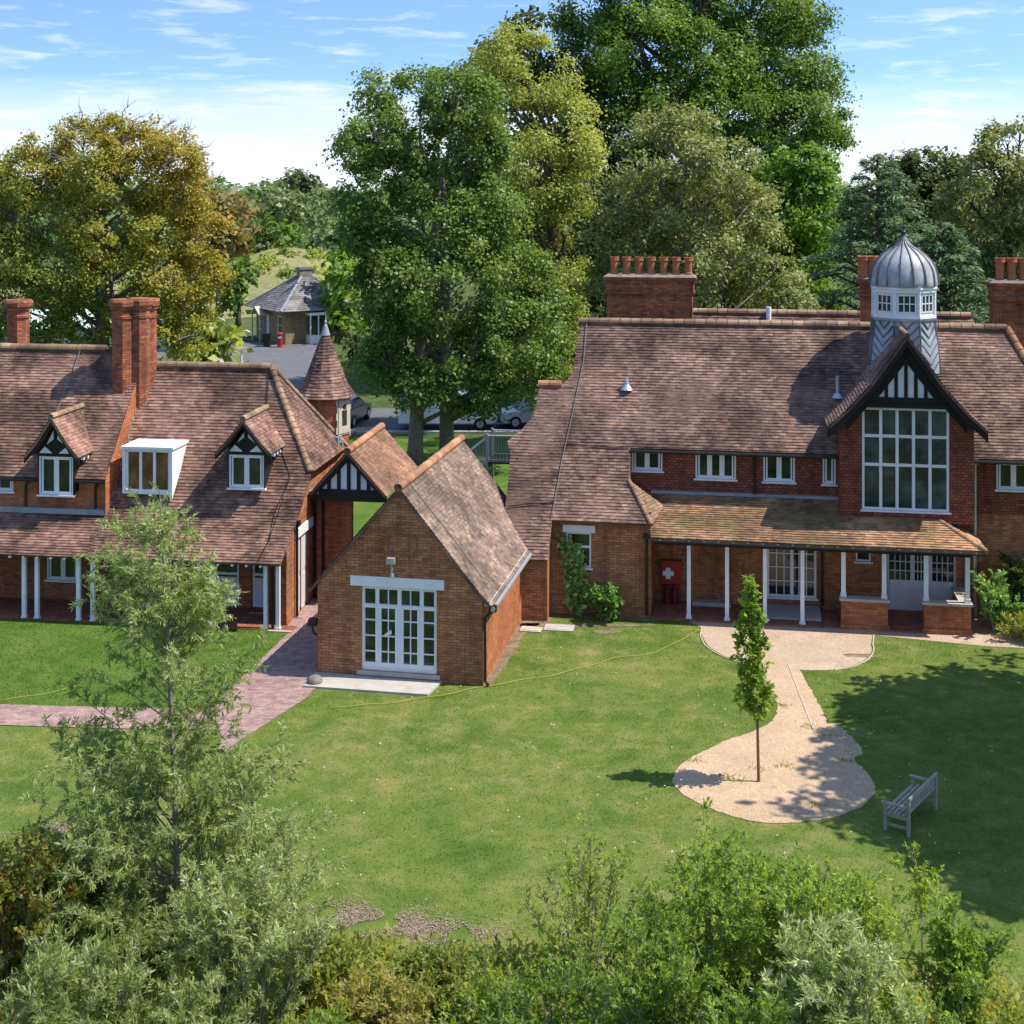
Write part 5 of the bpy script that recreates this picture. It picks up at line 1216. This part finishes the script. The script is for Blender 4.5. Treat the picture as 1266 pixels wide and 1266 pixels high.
tree('sweet_chestnut_tree', 'rounded grey-green tree directly behind the long tiled roof', 'tree', (9.3, 67), px_lobes(66, Lg, .5, 6), 'grey', .19, .10, .56, 1.1, 118, .4, 'bark_g', 25, gap=-.14)
tree('maple_tree', 'bright green tree between the grey-green tree and the bluish cedar', 'tree', (14.8, 76), px_lobes(76, [(985, 205, 34, .4), (1005, 230, 32, .45), (960, 230, 34, .4), (985, 265, 40, .6), (965, 300, 38, .8), (1000, 305, 30, .6), (975, 345, 34, .6), (1010, 200, 22, .4), (990, 370, 40, .4)], .4, 7), 'bright', .24, .17, .58, 1.35, 75, .3, 'bark', 26)
Lo = [(60, 185, 34, .72), (100, 178, 36, .72), (145, 172, 34, .75), (185, 175, 32, .8), (215, 195, 34, .8), (30, 215, 36, .6), (75, 220, 46, .58), (130, 220, 52, .6), (185, 225, 48, .75), (230, 240, 36, .8), (20, 265, 44, .45), (75, 275, 52, .45), (135, 280, 56, .55), (200, 285, 52, .72), (250, 290, 34, .8), (15, 320, 46, .38), (75, 335, 52, .38), (140, 340, 54, .45), (205, 340, 50, .62), (250, 335, 28, .72), (50, 380, 46, .3), (110, 395, 40, .35), (180, 385, 42, .5), (228, 378, 36, .58), (235, 415, 28, .5), (-20, 240, 46, .5), (-25, 310, 50, .4), (-10, 380, 40, .3)]
tree('horse_chestnut_tree', 'wide tree turning orange and brown behind the left house', 'tree', (-23.2, 78), px_lobes(78, Lo, .5, 8), 'orange', .17, .115, .58, 1.15, 120, .45, 'bark_g', 27, twigs=60, gap=-.2)
Lr = [(1245, 178, 30, .5), (1262, 165, 24, .5), (1225, 215, 36, .45), (1262, 215, 40, .5), (1290, 190, 40, .5), (1200, 250, 36, .4), (1240, 262, 44, .55), (1280, 260, 46, .5), (1205, 300, 38, .4), (1250, 310, 42, .5), (1290, 320, 46, .4), (1215, 350, 40, .3), (1260, 370, 44, .3), (1320, 240, 56, .4), (1330, 320, 60, .3)]
tree('oak_tree', 'dark olive tree at the right edge behind the right-hand chimney', 'tree', (27.5, 78), px_lobes(77, Lr, .5, 9), 'grey', .23, .14, .6, 1.1, 80, .4, 'bark', 28, gap=-.16)
tree('yew_tree', 'very dark rounded tree behind the bluish cedar', 'tree', (24, 92), px_lobes(92, [(1110, 215, 26, .5), (1145, 210, 30, .5), (1175, 220, 28, .5), (1130, 245, 36, .4), (1170, 255, 36, .4), (1090, 240, 28, .4), (1185, 215, 18, .5), (1150, 300, 50, .3), (1200, 310, 40, .3), (1060, 270, 40, .3)], .4, 10), 'dark', .28, .18, .65, 1.3, 75, .35, 'bark', 29)
tree('holly_tree', 'low dark evergreen in the gap beside the seven-pot chimney', 'tree', (7.0, 80), px_lobes(80, [(745, 300, 40, .3), (735, 350, 42, .3), (720, 400, 44, .3), (740, 250, 36, .3), (690, 440, 40, .3), (650, 480, 34, .3), (760, 390, 44, .2)], .3, 11), 'dark', .36, .24, .65, 1.3, 36, .3, 'bark', 30)
tree('laurel_tree', 'deep dark evergreen mass in the shade behind the two-trunked chestnut', 'tree', (-1.0, 98), px_lobes(98, [(470, 440, 40, .3), (530, 430, 46, .3), (590, 440, 46, .3), (640, 430, 44, .3), (560, 390, 44, .3), (620, 390, 44, .3), (500, 400, 40, .3), (440, 455, 30, .3), (690, 440, 40, .3)], .3, 12), 'dark', .45, .3, .9, 1.2, 30, .3, 'bark', 33)
# tree out to the right whose shade falls over the bench
shade = [(14.6, 26.4, 7.2, 2.3, .5), (15.4, 29.8, 7.6, 2.6, .5), (16.2, 32.2, 7.2, 2.3, .5), (17.2, 27.6, 9.6, 2.8, .5), (17.6, 30.8, 9.8, 2.6, .5), (15.8, 27.9, 11.2, 2.1, .5), (16.6, 24.8, 7.0, 2.0, .5), (18.5, 29, 6.8, 3.2, .5), (15.3, 29.6, 9.0, 1.6, .5), (15.2, 33.4, 8.2, 1.3, .5), (19.3, 25.8, 8.6, 2.4, .5), (19.5, 32, 8.6, 2.4, .5), (14.1, 31.0, 7.6, 1.4, .5), (14.4, 24.7, 8.6, 1.3, .5), (18.4, 34.6, 8.0, 1.8, .5)]
tree('ash_tree', 'large lawn tree standing right of the bench just outside the picture', 'tree', (17.2, 28.9), shade, 'tall', .34, .20, .62, 1.5, 44, .35, 'bark', 31, gap=-.4)

# ---- cedar: flat sprays on tiers of boughs
def cedar(label, base, ztop, zlow, rmax, seed):
    rng = np.random.default_rng(seed); rg = random.Random(seed)
    t = thing('cedar_tree', label, 'tree', (base[0], base[1], 0))
    mb = MB(); mb.tube([(0, 0, -.1), (.1, 0, ztop * .5), (0, 0, ztop)], [.45, .3, .03], 8)
    Ps, As, Ns, Rn = [], [], [], []
    for k in range(72):
        f = (k + .5) / 72; z = zlow + (ztop - zlow) * f
        ln = rmax * (1 - f) ** .75 * rg.uniform(.7, 1.1) + .4; az = k * 2.4 + rg.uniform(-.4, .4)
        d = np.array([math.cos(az), math.sin(az), 0]); e = np.array([-d[1], d[0], 0])
        tip = np.array([0, 0, z]) + d * ln + np.array([0, 0, ln * .12 - .10 * ln])
        mb.tube([(0, 0, z - .3), tuple(np.array([0, 0, z]) + d * ln * .5 + np.array([0, 0, .15 * ln])), tuple(tip)], [.07, .05, .015], 5, False)
        n = int(330 * (ln / rmax) + 40)
        s = rng.uniform(.2, 1.02, n); w = rng.normal(0, .22, n) * ln * (1.15 - s)
        p = np.array([0, 0, z]) + d * (s * ln)[:, None] + e * w[:, None] + np.array([0, 0, 1]) * (.16 * ln * np.sin(s * 2.6) - .12 * np.abs(w) + rng.normal(0, .09, n))[:, None]
        Ps.append(p); As.append(d * .7 + e * (np.sign(w) * .6)[:, None] + rng.normal(size=(n, 3)) * .3 + np.array([0, 0, -.15])); Ns.append(np.array([0, 0, 1.0]) + rng.normal(size=(n, 3)) * .35); Rn.append(.45 + rng.normal(0, .18, n) + rg.uniform(-.12, .15))
    P = np.concatenate(Ps); n = len(P)
    leaves('crown', P, np.concatenate(As), np.concatenate(Ns), .36 * rng.uniform(.6, 1.3, n), .10, np.concatenate(Rn), LEAF['cedar'], t)
    mb.build('trunk', M['bark'], t, True)
p = at(1085, 232, 70)
cedar('bluish cedar with flat tiers of boughs behind the domed cupola', (p.x, 70), 14.2, 2.6, 6.0, 41)
p = at(1165, 232, 66)
cedar('shorter bluish cedar beside the right-hand chimney', (p.x, 66), 10.8, 2.2, 4.4, 42)

# far wood, read as one mass, and the few trees that stand out of it
rng = np.random.default_rng(5); rg = random.Random(5)
lob = []
for k in range(230):
    Y = rg.uniform(205, 520); x = rg.uniform(-.62, .62) * Y; h = rg.uniform(10, 15) * (1 + (Y - 200) / 1200)
    r = rg.uniform(4, 7.5); lob.append((x, Y, h - r, r, rg.uniform(.2, .75))); lob.append((x + rg.uniform(-3, 3), Y - 2, (h - r) * .45, r * .95, rg.uniform(.2, .5)))
P, out, idx, tone, C = crown_points(lob, 1.7, .9, 9, rng, 5, -.6)
m = len(P); N = unit(out * .9 + np.array([0, 0, .6]) + rng.normal(size=(m, 3)) * .4); A = rng.normal(size=(m, 3)); A = unit(A - N * (A * N).sum(1, keepdims=True))
s = rng.uniform(.7, 1.3, m)
o = leaves('woodland', P, A, N, 1.5 * s, 1.1 * s, tone[idx] + rng.normal(0, .12, m), LEAF['far']); tag(o, 'far green wood along the skyline beyond the meadow bank', 'wood', kind='stuff')
rng = np.random.default_rng(15); rg = random.Random(15); lob = []
for k in range(46):
    x, y = rg.uniform(-50, -12), rg.uniform(140, 172); z = 5.0 * math.exp(-((x + 27) / 10) ** 2 - ((y - 168) / 20) ** 2); r = rg.uniform(.5, 1.3) if y > 150 else rg.uniform(.8, 1.9); lob.append((x, y, z + r * .4, r, rg.uniform(.2, .9)))
P, out, idx, tone, C = crown_points(lob, .7, 1.2, 26, rng, 6, -.6)
m = len(P); N = unit(out + np.array([0, 0, .6]) + rng.normal(size=(m, 3)) * .4); A = rng.normal(size=(m, 3))
o = leaves('scrub', P, A, N, .45, .3, tone[idx] + rng.normal(0, .15, m), LEAF['lime']); tag(o, 'low scrub and brambles over the meadow bank', 'scrub', kind='stuff')
def far_tree(name, label, Y, L, mat, seed, base=None):
    lb = px_lobes(Y, L, .3, seed); x = sum(l[0] for l in lb) / len(lb)
    tree(name, label, 'tree', (x, Y), lb, mat, .75, .5, 1.1, 1.2, 22, .25, 'bark', seed)
far_tree('birch_tree', 'brown-tinged tree right of the orange tree before the far wood', 135, [(265, 245, 22, .5), (280, 270, 28, .5), (255, 290, 28, .4), (285, 305, 22, .6), (262, 320, 24, .4)], 'brown', 51)
far_tree('pine_tree', 'dark rounded tree highest on the far skyline left of the chestnut', 230, [(370, 225, 14, .3), (360, 232, 12, .3), (384, 232, 12, .3), (372, 245, 16, .3)], 'dark', 52)
far_tree('oak_tree', 'deep green bushy tree above the meadow bank', 170, [(310, 290, 22, .3), (335, 285, 20, .3), (325, 305, 20, .25), (355, 290, 20, .4), (300, 310, 18, .2)], 'tall', 53)
far_tree('willow_tree', 'pale green soft tree in the middle of the far wood', 185, [(340, 250, 22, .8), (365, 255, 22, .8), (320, 262, 20, .7), (385, 275, 22, .7), (350, 275, 20, .8), (395, 250, 20, .6)], 'far', 54)
far_tree('hawthorn_bush', 'dark bush left of the stone lodge roof', 122, [(288, 345, 20, .3), (300, 335, 16, .3), (285, 362, 16, .3), (305, 352, 14, .4)], 'tall', 55)
far_tree('elder_bush', 'green bush right of the stone lodge under the chestnut', 112, [(415, 330, 20, .5), (425, 355, 22, .5), (415, 385, 18, .5), (432, 400, 20, .4)], 'bright', 56)
far_tree('dogwood_bush', 'low yellowish bush at the road edge beside the orange tree', 92, [(240, 425, 20, .6), (258, 418, 22, .7), (275, 425, 18, .5), (222, 420, 18, .5)], 'lime', 57)

# ------------------------------------------------------------------ near plants
def sprays(name, label, cat, base, stems, leafmat, L, W, per_m, bark='twig', seed=1, twig_len=(.2, .45), twigs_per_m=9, up=.35, droop=.0, start=.25, tone=.5, group=None, side=.9):
    """stems: list of (list of points, radius at the base); twigs grow along every stem and leaves along the twigs"""
    rng = np.random.default_rng(seed); rg = random.Random(seed)
    t = thing(name, label, cat, (base[0], base[1], 0), 0, group)
    mb = MB(); S0, S1, TN = [], [], []
    for pts, r0 in stems:
        pts = [Vector(p) for p in pts]; n = len(pts)
        mb.tube(pts, [max(.004, r0 * (1 - i / (n - 1) * .85)) for i in range(n)], 6 if r0 > .02 else 4, False)
        seg = [(pts[i + 1] - pts[i]).length for i in range(n - 1)]; tot = sum(seg); tn = rg.gauss(tone, .08)
        k = max(2, int(tot * twigs_per_m))
        for q in range(k):
            f = start + (1 - start) * (q + rg.random()) / k; d = f * tot; i = 0
            while i < n - 2 and d > seg[i]: d -= seg[i]; i += 1
            p = pts[i].lerp(pts[i + 1], min(1, d / seg[i])); dirn = (pts[i + 1] - pts[i]).normalized()
            e = Vector((rg.gauss(0, 1), rg.gauss(0, 1), rg.gauss(0, .5))); e -= dirn * e.dot(dirn); e = (e.normalized() * side + dirn * .6 + Vector((0, 0, up))).normalized()
            ln = rg.uniform(*twig_len) * (1.1 - .55 * f)
            m = p + e * ln * .55; q1 = m + (e + Vector((0, 0, -droop))).normalized() * ln * .45
            if ln > .12: mb.tube([p, m, q1], [.006, .004, .002], 3, False)
            S0 += [p, m]; S1 += [m, q1]; TN += [tn + rg.gauss(0, .07)] * 2
    S0 = np.array([tuple(v) for v in S0]); S1 = np.array([tuple(v) for v in S1]); TN = np.array(TN)
    ln = np.linalg.norm(S1 - S0, axis=1); k = np.maximum(1, (ln * per_m * 2.3 * rng.uniform(.6, 1.4, len(ln)))).astype(int)
    idx = np.repeat(np.arange(len(ln)), k); m = len(idx)
    f = rng.uniform(0, 1.1, m)[:, None]; D = unit(S1 - S0)[idx]
    P = S0[idx] * (1 - f) + S1[idx] * f + rng.normal(0, .012, (m, 3))
    A = unit(D * .75 + rng.normal(size=(m, 3)) * .6 + np.array([0, 0, .12 - droop])); N = unit(rng.normal(size=(m, 3)) * .75 + np.array([.45, -.2, .75]))
    s = np.clip(rng.lognormal(0, .32, m), .4, 1.9)
    leaves('foliage', P, A, N, L * s, W * s, TN[idx] + rng.normal(0, .2, m), LEAF[leafmat], t)
    mb.build('stems', M[bark], t)
    return t
def lerp_prof(prof, z):
    for (z0, a), (z1, b) in zip(prof[:-1], prof[1:]):
        if z0 <= z <= z1: return a + (b - a) * (z - z0) / (z1 - z0)
    return prof[0][1] if z < prof[0][0] else prof[-1][1]

# the tall willow sapling at the left
wb = gnd(217, 1185); rg = random.Random(77)
LP = [(0, 2.3), (.3, 2.6), (1.3, 2.45), (2.4, 2.2), (3.2, 1.95), (4.25, 1.8), (5.3, 1.8), (6.4, 1.5), (7.0, 1.05), (7.7, .15)]
RP = [(0, 2.2), (.3, 2.5), (1.3, 2.4), (2.4, 2.15), (3.2, 1.5), (4.25, 1.3), (5.3, 1.3), (6.4, .85), (7.0, .5), (7.7, .15)]
tx = lambda z: -.26 * (z / 7.6) ** 2
st = [([(0, 0, -.1), (.02, 0, 1.5), (tx(3.5), .03, 3.5), (tx(5.5), -.02, 5.5), (tx(7), 0, 7), (tx(7.65), 0, 7.65)], .07)]
for k in range(178):
    zt = rg.uniform(.8, 7.4) if k < 120 else rg.uniform(.3, 3.4)
    az = rg.uniform(0, 2 * math.pi); c, s = math.cos(az), math.sin(az)
    r = lerp_prof(RP if c > 0 else LP, zt) * rg.uniform(.55, 1.0); r = r * (abs(c) + abs(s) * .8)
    z0 = max(.15, zt - r * rg.uniform(.5, .9)); x0 = tx(z0)
    st.append(([(x0, 0, z0), (x0 + c * r * .5, s * r * .5, z0 + (zt - z0) * .62), (x0 + c * r, s * r, zt)], .008 + .012 * (1 - zt / 8)))
sprays('willow_tree', 'tall slender willow with silvery narrow leaves standing before the left house', 'tree', (wb.x, wb.y), st, 'willow', .082, .019, 66, 'bark_g', 77, (.25, .55), 8, .25, .35, .22, .5)

def bush(name, label, px, Y, h, w, mat, L, W, per_m, seed, n=26, cat='shrub', bark='twig', upright=.5, tone=.5, tl=(.15, .35), tpm=10, start=.2, depth=1.0, group=None):
    rg = random.Random(seed); st = []
    x = (px - CX) * Y / FPX
    for k in range(n):
        az = rg.uniform(0, 6.283); lean = rg.uniform(.05, 1) ** .7 * w / 2; hh = h * rg.uniform(.62, 1.0) * (1 - .35 * (lean / (w / 2)) ** 2)
        c, s = math.cos(az) * lean, math.sin(az) * lean * depth; b = (c * .25, s * .25)
        st.append(([(b[0], b[1], -.05), (b[0] + c * .35, b[1] + s * .35, hh * .45), (b[0] + c * (1 - .25 * upright), b[1] + s * (1 - .25 * upright), hh)], .012 + .004 * h))
        for j in range(2):
            f = rg.uniform(.35, .75); q = Vector(st[-1][0][1]).lerp(Vector(st[-1][0][2]), f) if j >= 0 else None
            d = Vector((rg.gauss(0, 1), rg.gauss(0, 1), rg.uniform(.6, 1.6))).normalized() * h * rg.uniform(.15, .35)
            st.append(([tuple(q), tuple(q + d * .5), tuple(q + d)], .006)) if j == 0 or True else None
            st[-1], st[-2] = st[-2], st[-1]
    sprays(name, label, cat, (x, Y), st, mat, L, W, per_m, bark, seed, tl, tpm, .35, .05, start, tone, group)

bush('shrub', 'sparse yellow-green shrub with bare grey stems before the middle of the lawn', 725, 22.0, 2.35, 2.0, 'yellowbush', .066, .026, 26, 101, 22, start=.35, tone=.45, tl=(.12, .3), tpm=8)
bush('shrub', 'dense green shrub just below the round gravel bed', 890, 21.0, 2.75, 2.4, 'bush', .070, .028, 46, 102, 24)
bush('shrub', 'bright green shrub left of the silver-leaved willow', 985, 20.6, 2.75, 1.9, 'bush', .070, .028, 46, 103, 21, tone=.6)
bush('shrub', 'mid-green shrub between the sparse shrub and the dense green one', 805, 20.0, 2.2, 1.9, 'bush', .070, .028, 44, 104, 21, tone=.4)
bush('willow_shrub', 'silvery white-leaved young willow at the bottom right', 1035, 19.0, 2.75, 1.7, 'silver', .085, .02, 70, 105, 21, tone=.6, tl=(.2, .4))
bush('shrub', 'upright green shoots between the bench and the silver-leaved willow', 1075, 21.6, 2.1, 1.5, 'bush', .070, .028, 40, 106, 14, upright=.9, tone=.6)
bush('shrub', 'lone small tuft-topped shoot below the park bench', 1141, 22.4, 1.75, .35, 'yellowbush', .066, .026, 40, 107, 4, start=.6)
bush('shrub', 'tall narrow green shrub at the lower right before the shaded lawn', 1185, 20.0, 2.3, 1.0, 'bush', .070, .028, 52, 108, 20, upright=1.0, tone=.45)
bush('shrub', 'lower green shrub right of the silver-leaved willow', 1125, 18.9, 1.7, 1.2, 'bush', .070, .028, 48, 109, 15)
bush('shrub', 'brown-tinged low shrub in the bottom right corner', 1262, 18.7, 1.2, .9, 'autumn', .06, .03, 36, 110, 18, tone=.35)
bush('shrub', 'green shrub in front of the dense one at the bottom edge', 930, 18.4, 1.9, 1.7, 'bush', .070, .028, 46, 111, 20, tone=.35)
bush('shrub', 'low shaded shrub beneath the sparse grey-stemmed one', 690, 19.4, 1.7, 2.0, 'bush', .065, .03, 42, 112, 20, tone=.3)
bush('shrub', 'small yellowish shrub at the middle of the bottom edge', 610, 20.0, 1.25, 1.2, 'yellowbush', .066, .026, 36, 113, 20, tone=.4)
bush('shrub', 'shrub turning yellow and red at the left edge', 15, 21.2, 2.7, 1.8, 'autumn', .075, .05, 40, 114, 26, tone=.45)
bush('shrub', 'small reddish shrub between the yellow one and the tall willow', 75, 22.6, 2.0, 1.1, 'autumn', .075, .05, 36, 115, 18, tone=.6)
bush('willow_shrub', 'wide grey-green willow shrub at the bottom left', 95, 19.0, 2.4, 2.4, 'willow', .080, .018, 66, 116, 24, tone=.45, tl=(.2, .4))
bush('willow_shrub', 'grey-green willow shrub right of the tall willow trunk', 310, 20.2, 2.9, 2.3, 'willow', .080, .018, 66, 117, 24, tone=.6, tl=(.2, .4))
bush('willow_shrub', 'darker willow shrub at the foot of the tall willow', 205, 18.6, 1.8, 1.9, 'willow', .080, .018, 66, 118, 21, tone=.4, tl=(.2, .4))
bush('shrub', 'yellow flowering weed clump left of the bottom middle', 465, 20.2, 1.0, 1.5, 'weeds', .07, .025, 50, 119, 30, tone=.65)
bush('shrub', 'leafy green weed clump before the bare soil patch', 545, 21.0, .85, 1.3, 'weeds', .08, .035, 46, 120, 26, tone=.35)
bush('shrub', 'grassy green clump between the willow and the bare soil', 395, 21.4, .9, 1.2, 'weeds', .08, .03, 46, 121, 26, tone=.4)
bush('shrub', 'dark leafy clump at the bottom edge left of the middle', 400, 18.9, 1.1, 1.6, 'bush', .070, .028, 46, 122, 28, tone=.3)
bush('shrub', 'spreading dark green clump at the bottom edge near the middle', 555, 18.8, 1.0, 1.8, 'bush', .070, .0285, 46, 123, 28, tone=.3)
# undergrowth nobody could count
rng = np.random.default_rng(9); n = 26000
x = rng.uniform(-9, 10.5, n); y = rng.uniform(16.5, 23.6, n)
edge = np.array([22.7 + .55 * mnoise.noise((a * .5, 3, 0)) + .3 * mnoise.noise((a * 1.7, 9, 0)) for a in x]); edge = edge - np.where((x > 4.2), .5 + (x - 4.2) * .18, 0)
keep = y < edge; x, y = x[keep], y[keep]; n = len(x)
h = rng.uniform(0, .5, n) * rng.uniform(.2, 1, n)
nz = np.array([mnoise.noise((a * .6, b * .6, 4)) for a, b in zip(x, y)])
A = unit(rng.normal(size=(n, 3)) * np.array([.7, .7, .4]) + np.array([0, 0, .7])); N = unit(rng.normal(size=(n, 3)) + np.array([0, -.2, .5]))
s = rng.uniform(.6, 1.5, n)
o = leaves('undergrowth', np.stack([x, y, h], 1), A, N, .15 * s, .05 * s, .45 + .55 * nz + rng.normal(0, .15, n), LEAF['weeds']); tag(o, 'rough low undergrowth along the near edge of the lawn', 'undergrowth', kind='stuff')

rng = np.random.default_rng(29); tf = [(4.55, 29.35), (4.75, 29.2), (5.35, 29.75), (5.9, 29.9), (6.95, 32.1), (7.2, 31.6), (6.6, 33.4), (7.35, 30.2), (4.0, 30.2), (6.2, 28.0)]
P = np.concatenate([np.array(c) + rng.normal(size=(45, 2)) * np.array([.13, .08]) for c in tf]); n = len(P)
o = leaves('weeds', np.column_stack([P, np.full(n, .018)]), unit(rng.normal(size=(n, 3)) * np.array([.8, .8, .2]) + np.array([0, 0, .7])), rng.normal(size=(n, 3)), rng.uniform(.03, .11, n), .02, rng.random(n), LEAF['weeds']); tag(o, 'small weeds sprouting through the gravel bed', 'weeds', kind='stuff')
# dry litter on the bare earth at the lawn's near edge
rng = np.random.default_rng(19); n = 11000
q = rng.integers(0, 4, n); cxy = np.array([(-3.0, 23.75), (-2.2, 23.5), (-1.3, 23.2), (-8.6, 26.9)])[q]
P = cxy + rng.normal(size=(n, 2)) * np.array([(.62, .27), (.6, .26), (.6, .2), (.7, .24)])[q]
kp = np.array([mnoise.noise((a * 1.6, b * 2.2, 7)) for a, b in P]) > -.12; P = P[kp]; n = len(P)
LEAF['litter'] = leaf_mat('dry_litter', [(.18, .13, .085), (.29, .21, .155), (.38, .285, .215), (.22, .17, .10)], .0)
A = rng.normal(size=(n, 3)) * np.array([1, 1, .12]); N = unit(rng.normal(size=(n, 3)) * .15 + np.array([0, 0, 1.0])); s_ = rng.uniform(.5, 1.4, n)
o = leaves('litter', np.column_stack([P, rng.uniform(.012, .026, n)]), A, N, .034 * s_, .022 * s_, rng.random(n), LEAF['litter']); tag(o, 'dry brown litter and bare earth between the lawn and the shrubs', 'litter', kind='stuff')

# slim sapling in the gravel bed
rg = random.Random(31); st = [([(0, 0, -.05), (-.03, 0, 1.4), (-.1, .01, 2.6), (-.16, 0, 3.7), (-.24, 0, 4.4)], .035)]
sx = lambda z: -.24 * (z / 4.4) ** 1.2
for k in range(58):
    zt = rg.uniform(1.65, 4.35); az = rg.uniform(0, 6.28); wz = .40 * min(1, (zt - 1.2) / .7) * (1.0 if zt < 2.9 else max(.32, 1 - (zt - 2.9) / 2.0))
    r = wz * rg.uniform(.5, 1.05); z0 = max(1.2, zt - rg.uniform(.35, .7))
    st.append(([(sx(z0), 0, z0), (sx(z0) + math.cos(az) * r * .7, math.sin(az) * r * .7, z0 + (zt - z0) * .5), (sx(zt) + math.cos(az) * r, math.sin(az) * r, zt)], .008))
sprays('sapling', 'slim young tree growing in the round gravel bed', 'tree', (5.23, 29.14), st, 'bush', .095, .06, 36, 'sap', 31, (.08, .2), 12, .3, .3, .3, .42)
# climber and shrubs on the walls
def on_house(u, v):
    p = Matrix.Translation(MO) @ Matrix.Rotation(MA, 4, 'Z') @ Vector((u, v, 0)); return (p.x, p.y)
rg = random.Random(8); st = []
for k in range(12):
    x0 = rg.uniform(-.2, .25); pts = [(x0, -.12, 0), (x0 + rg.uniform(-.2, .15), -.14, .8), (x0 - .1 + rg.uniform(-.2, .2), -.12, 1.5), (x0 - .25 + rg.uniform(-.15, .2), -.1, rg.uniform(1.9, 2.35))]
    st.append((pts, .012))
c = sprays('climbing_plant', 'pale-leaved climber on the brick bay wall beside its small window', 'climber', on_house(-2.2, 0), st, 'ivy', .12, .085, 26, 'twig', 8, (.1, .25), 9, .2, .3, .05, .75)
c.rotation_euler = (0, 0, MA)
def wall_bush(name, label, u, v, h, w, mat, seed, n, tone=.4, L=.1, W=.07):
    p = on_house(u, v); bush(name, label, CX + p[0] * FPX / p[1], p[1], h, w, mat, L, W, 34, seed, n, tone=tone)
wall_bush('shrub', 'dark rounded shrub against the bay wall beside the climber', -1.35, -.5, 1.05, .9, 'ivy', 131, 26, .25)
wall_bush('shrub', 'straggly leafy shrub at the right end of the porch wall', 9.75, .4, 1.6, 1.1, 'ivy', 132, 14, .5)
wall_bush('shrub', 'darker climbing shrub on the brick wall at the right edge', 10.7, 1.1, 2.1, .9, 'dark', 133, 18, .3)
wall_bush('shrub', 'low grassy plants at the foot of the right-hand wall', 10.4, -.1, .55, 1.7, 'weeds', 134, 26, .45, .12, .03)
# grass blades over the lawns
def in_poly(x, y, P):
    c = np.zeros(len(x), bool); n = len(P)
    for i in range(n):
        (x0, y0), (x1, y1) = P[i], P[(i + 1) % n]
        k = ((y0 > y) != (y1 > y)); t = np.where(k, (x1 - x0) * (y - y0) / ((y1 - y0) if y1 != y0 else 1) + x0, 0); c ^= k & (x < t)
    return c
def blades(n, box, avoid, keep_in, mat, label, seed, hmin, hmax):
    rng = np.random.default_rng(seed); x = rng.uniform(box[0], box[1], n); y = rng.uniform(box[2], box[3], n)
    k = np.ones(n, bool)
    if keep_in: k &= in_poly(x, y, keep_in)
    for a in avoid: k &= ~in_poly(x, y, a)
    x, y = x[k], y[k]; n = len(x)
    A = unit(rng.normal(size=(n, 3)) * np.array([.6, .6, .1]) + np.array([0, 0, 1.0])); N = unit(rng.normal(size=(n, 3)) * np.array([1, 1, .2]))
    o = leaves('grass', np.stack([x, y, np.full(n, .005)], 1), A, N, rng.uniform(hmin, hmax, n), rng.uniform(.010, .022, n), rng.random(n), M[mat]); tag(o, label, 'grass', kind='stuff')
def house_rect(org, ang, r): 
    return [tuple((Matrix.Translation(org) @ Matrix.Rotation(ang, 4, 'Z') @ Vector((u, v, 0)))[:2]) for u, v in r]
shr = lambda P, k: [(sum(p[0] for p in P) / len(P) * (1 - k) + p[0] * k, sum(p[1] for p in P) / len(P) * (1 - k) + p[1] * k) for p in P]
av = [shr(bed, .965), shr(court, .985), [(-6.7, 31), (-7.2, 33.2), (-7.0, 34.7), (-6.25, 38.9), (-6.4, 42), (-2, 44), (-3.5, 40), (-5.1, 33.9), (-6.2, 31)], house_rect(CO, CA, [(-4.6, -1.1), (-1.0, -1.1), (-1.0, -.02), (.05, -.02), (.05, 8), (-4.6, 8)]), house_rect(MO, MA, [(-4.3, -.85), (-3, -.85), (-3, 0), (13, 0), (13, 5), (-4.3, 5)]), [(-23, 32.3), (-6, 31.8), (-6.5, 33.2), (-23, 33.6)], [tuple(p) for p in blob(-2.6, 23.6, .9, .3, seed=4)]]
blades(150000, (-13, 13.5, 21.5, 41), av + [[(-23, 33.2), (-7.3, 32.9), (-6.3, 39.0), (-6.3, 42), (-23, 42)]], None, 'lawn_b', 'short mown grass blades over the main lawn', 61, .015, .04)
blades(36000, (-15, -5.8, 33.2, 40.5), av + [house_rect(LO, LA, [(-14, -.12), (.6, -.12), (.6, 5), (-14, 5)])], None, 'lawn2_b', 'fresh green grass before the left colonnade', 62, .02, .05)
# tiny white flowers in the lawn
rng = np.random.default_rng(12); n = 260; x = rng.uniform(-6, 10, n); y = rng.uniform(24.5, 38, n); k = np.ones(n, bool)
for a in av: k &= ~in_poly(x, y, a)
k &= rng.random(n) < .6; x, y = x[k], y[k]; n = len(x)
o = leaves('flowers', np.stack([x, y, np.full(n, .05)], 1), rng.normal(size=(n, 3)) * np.array([1, 1, .1]), np.tile([0., 0, 1], (n, 1)), .035, .035, rng.random(n), M['white']); tag(o, 'tiny white flowers dotted over the lawn', 'flowers', kind='stuff')

# things of one kind share a group
for o in [o for o in COL.objects if o.parent is None and 'category' in o]:
    grp = {'car': 'cars parked behind the trees', 'shed': 'sheds behind the orange-leaved tree', 'cord': 'yellow cords on the lawns', 'cover': 'slabs in the grass by the bay wall', 'shrub': 'shrubs and weeds round the lawn'}.get(o['category'])
    if grp and 'group' not in o: o['group'] = grp
    if o.name.startswith('cedar_tree'): o['group'] = 'cedars behind the red brick house'
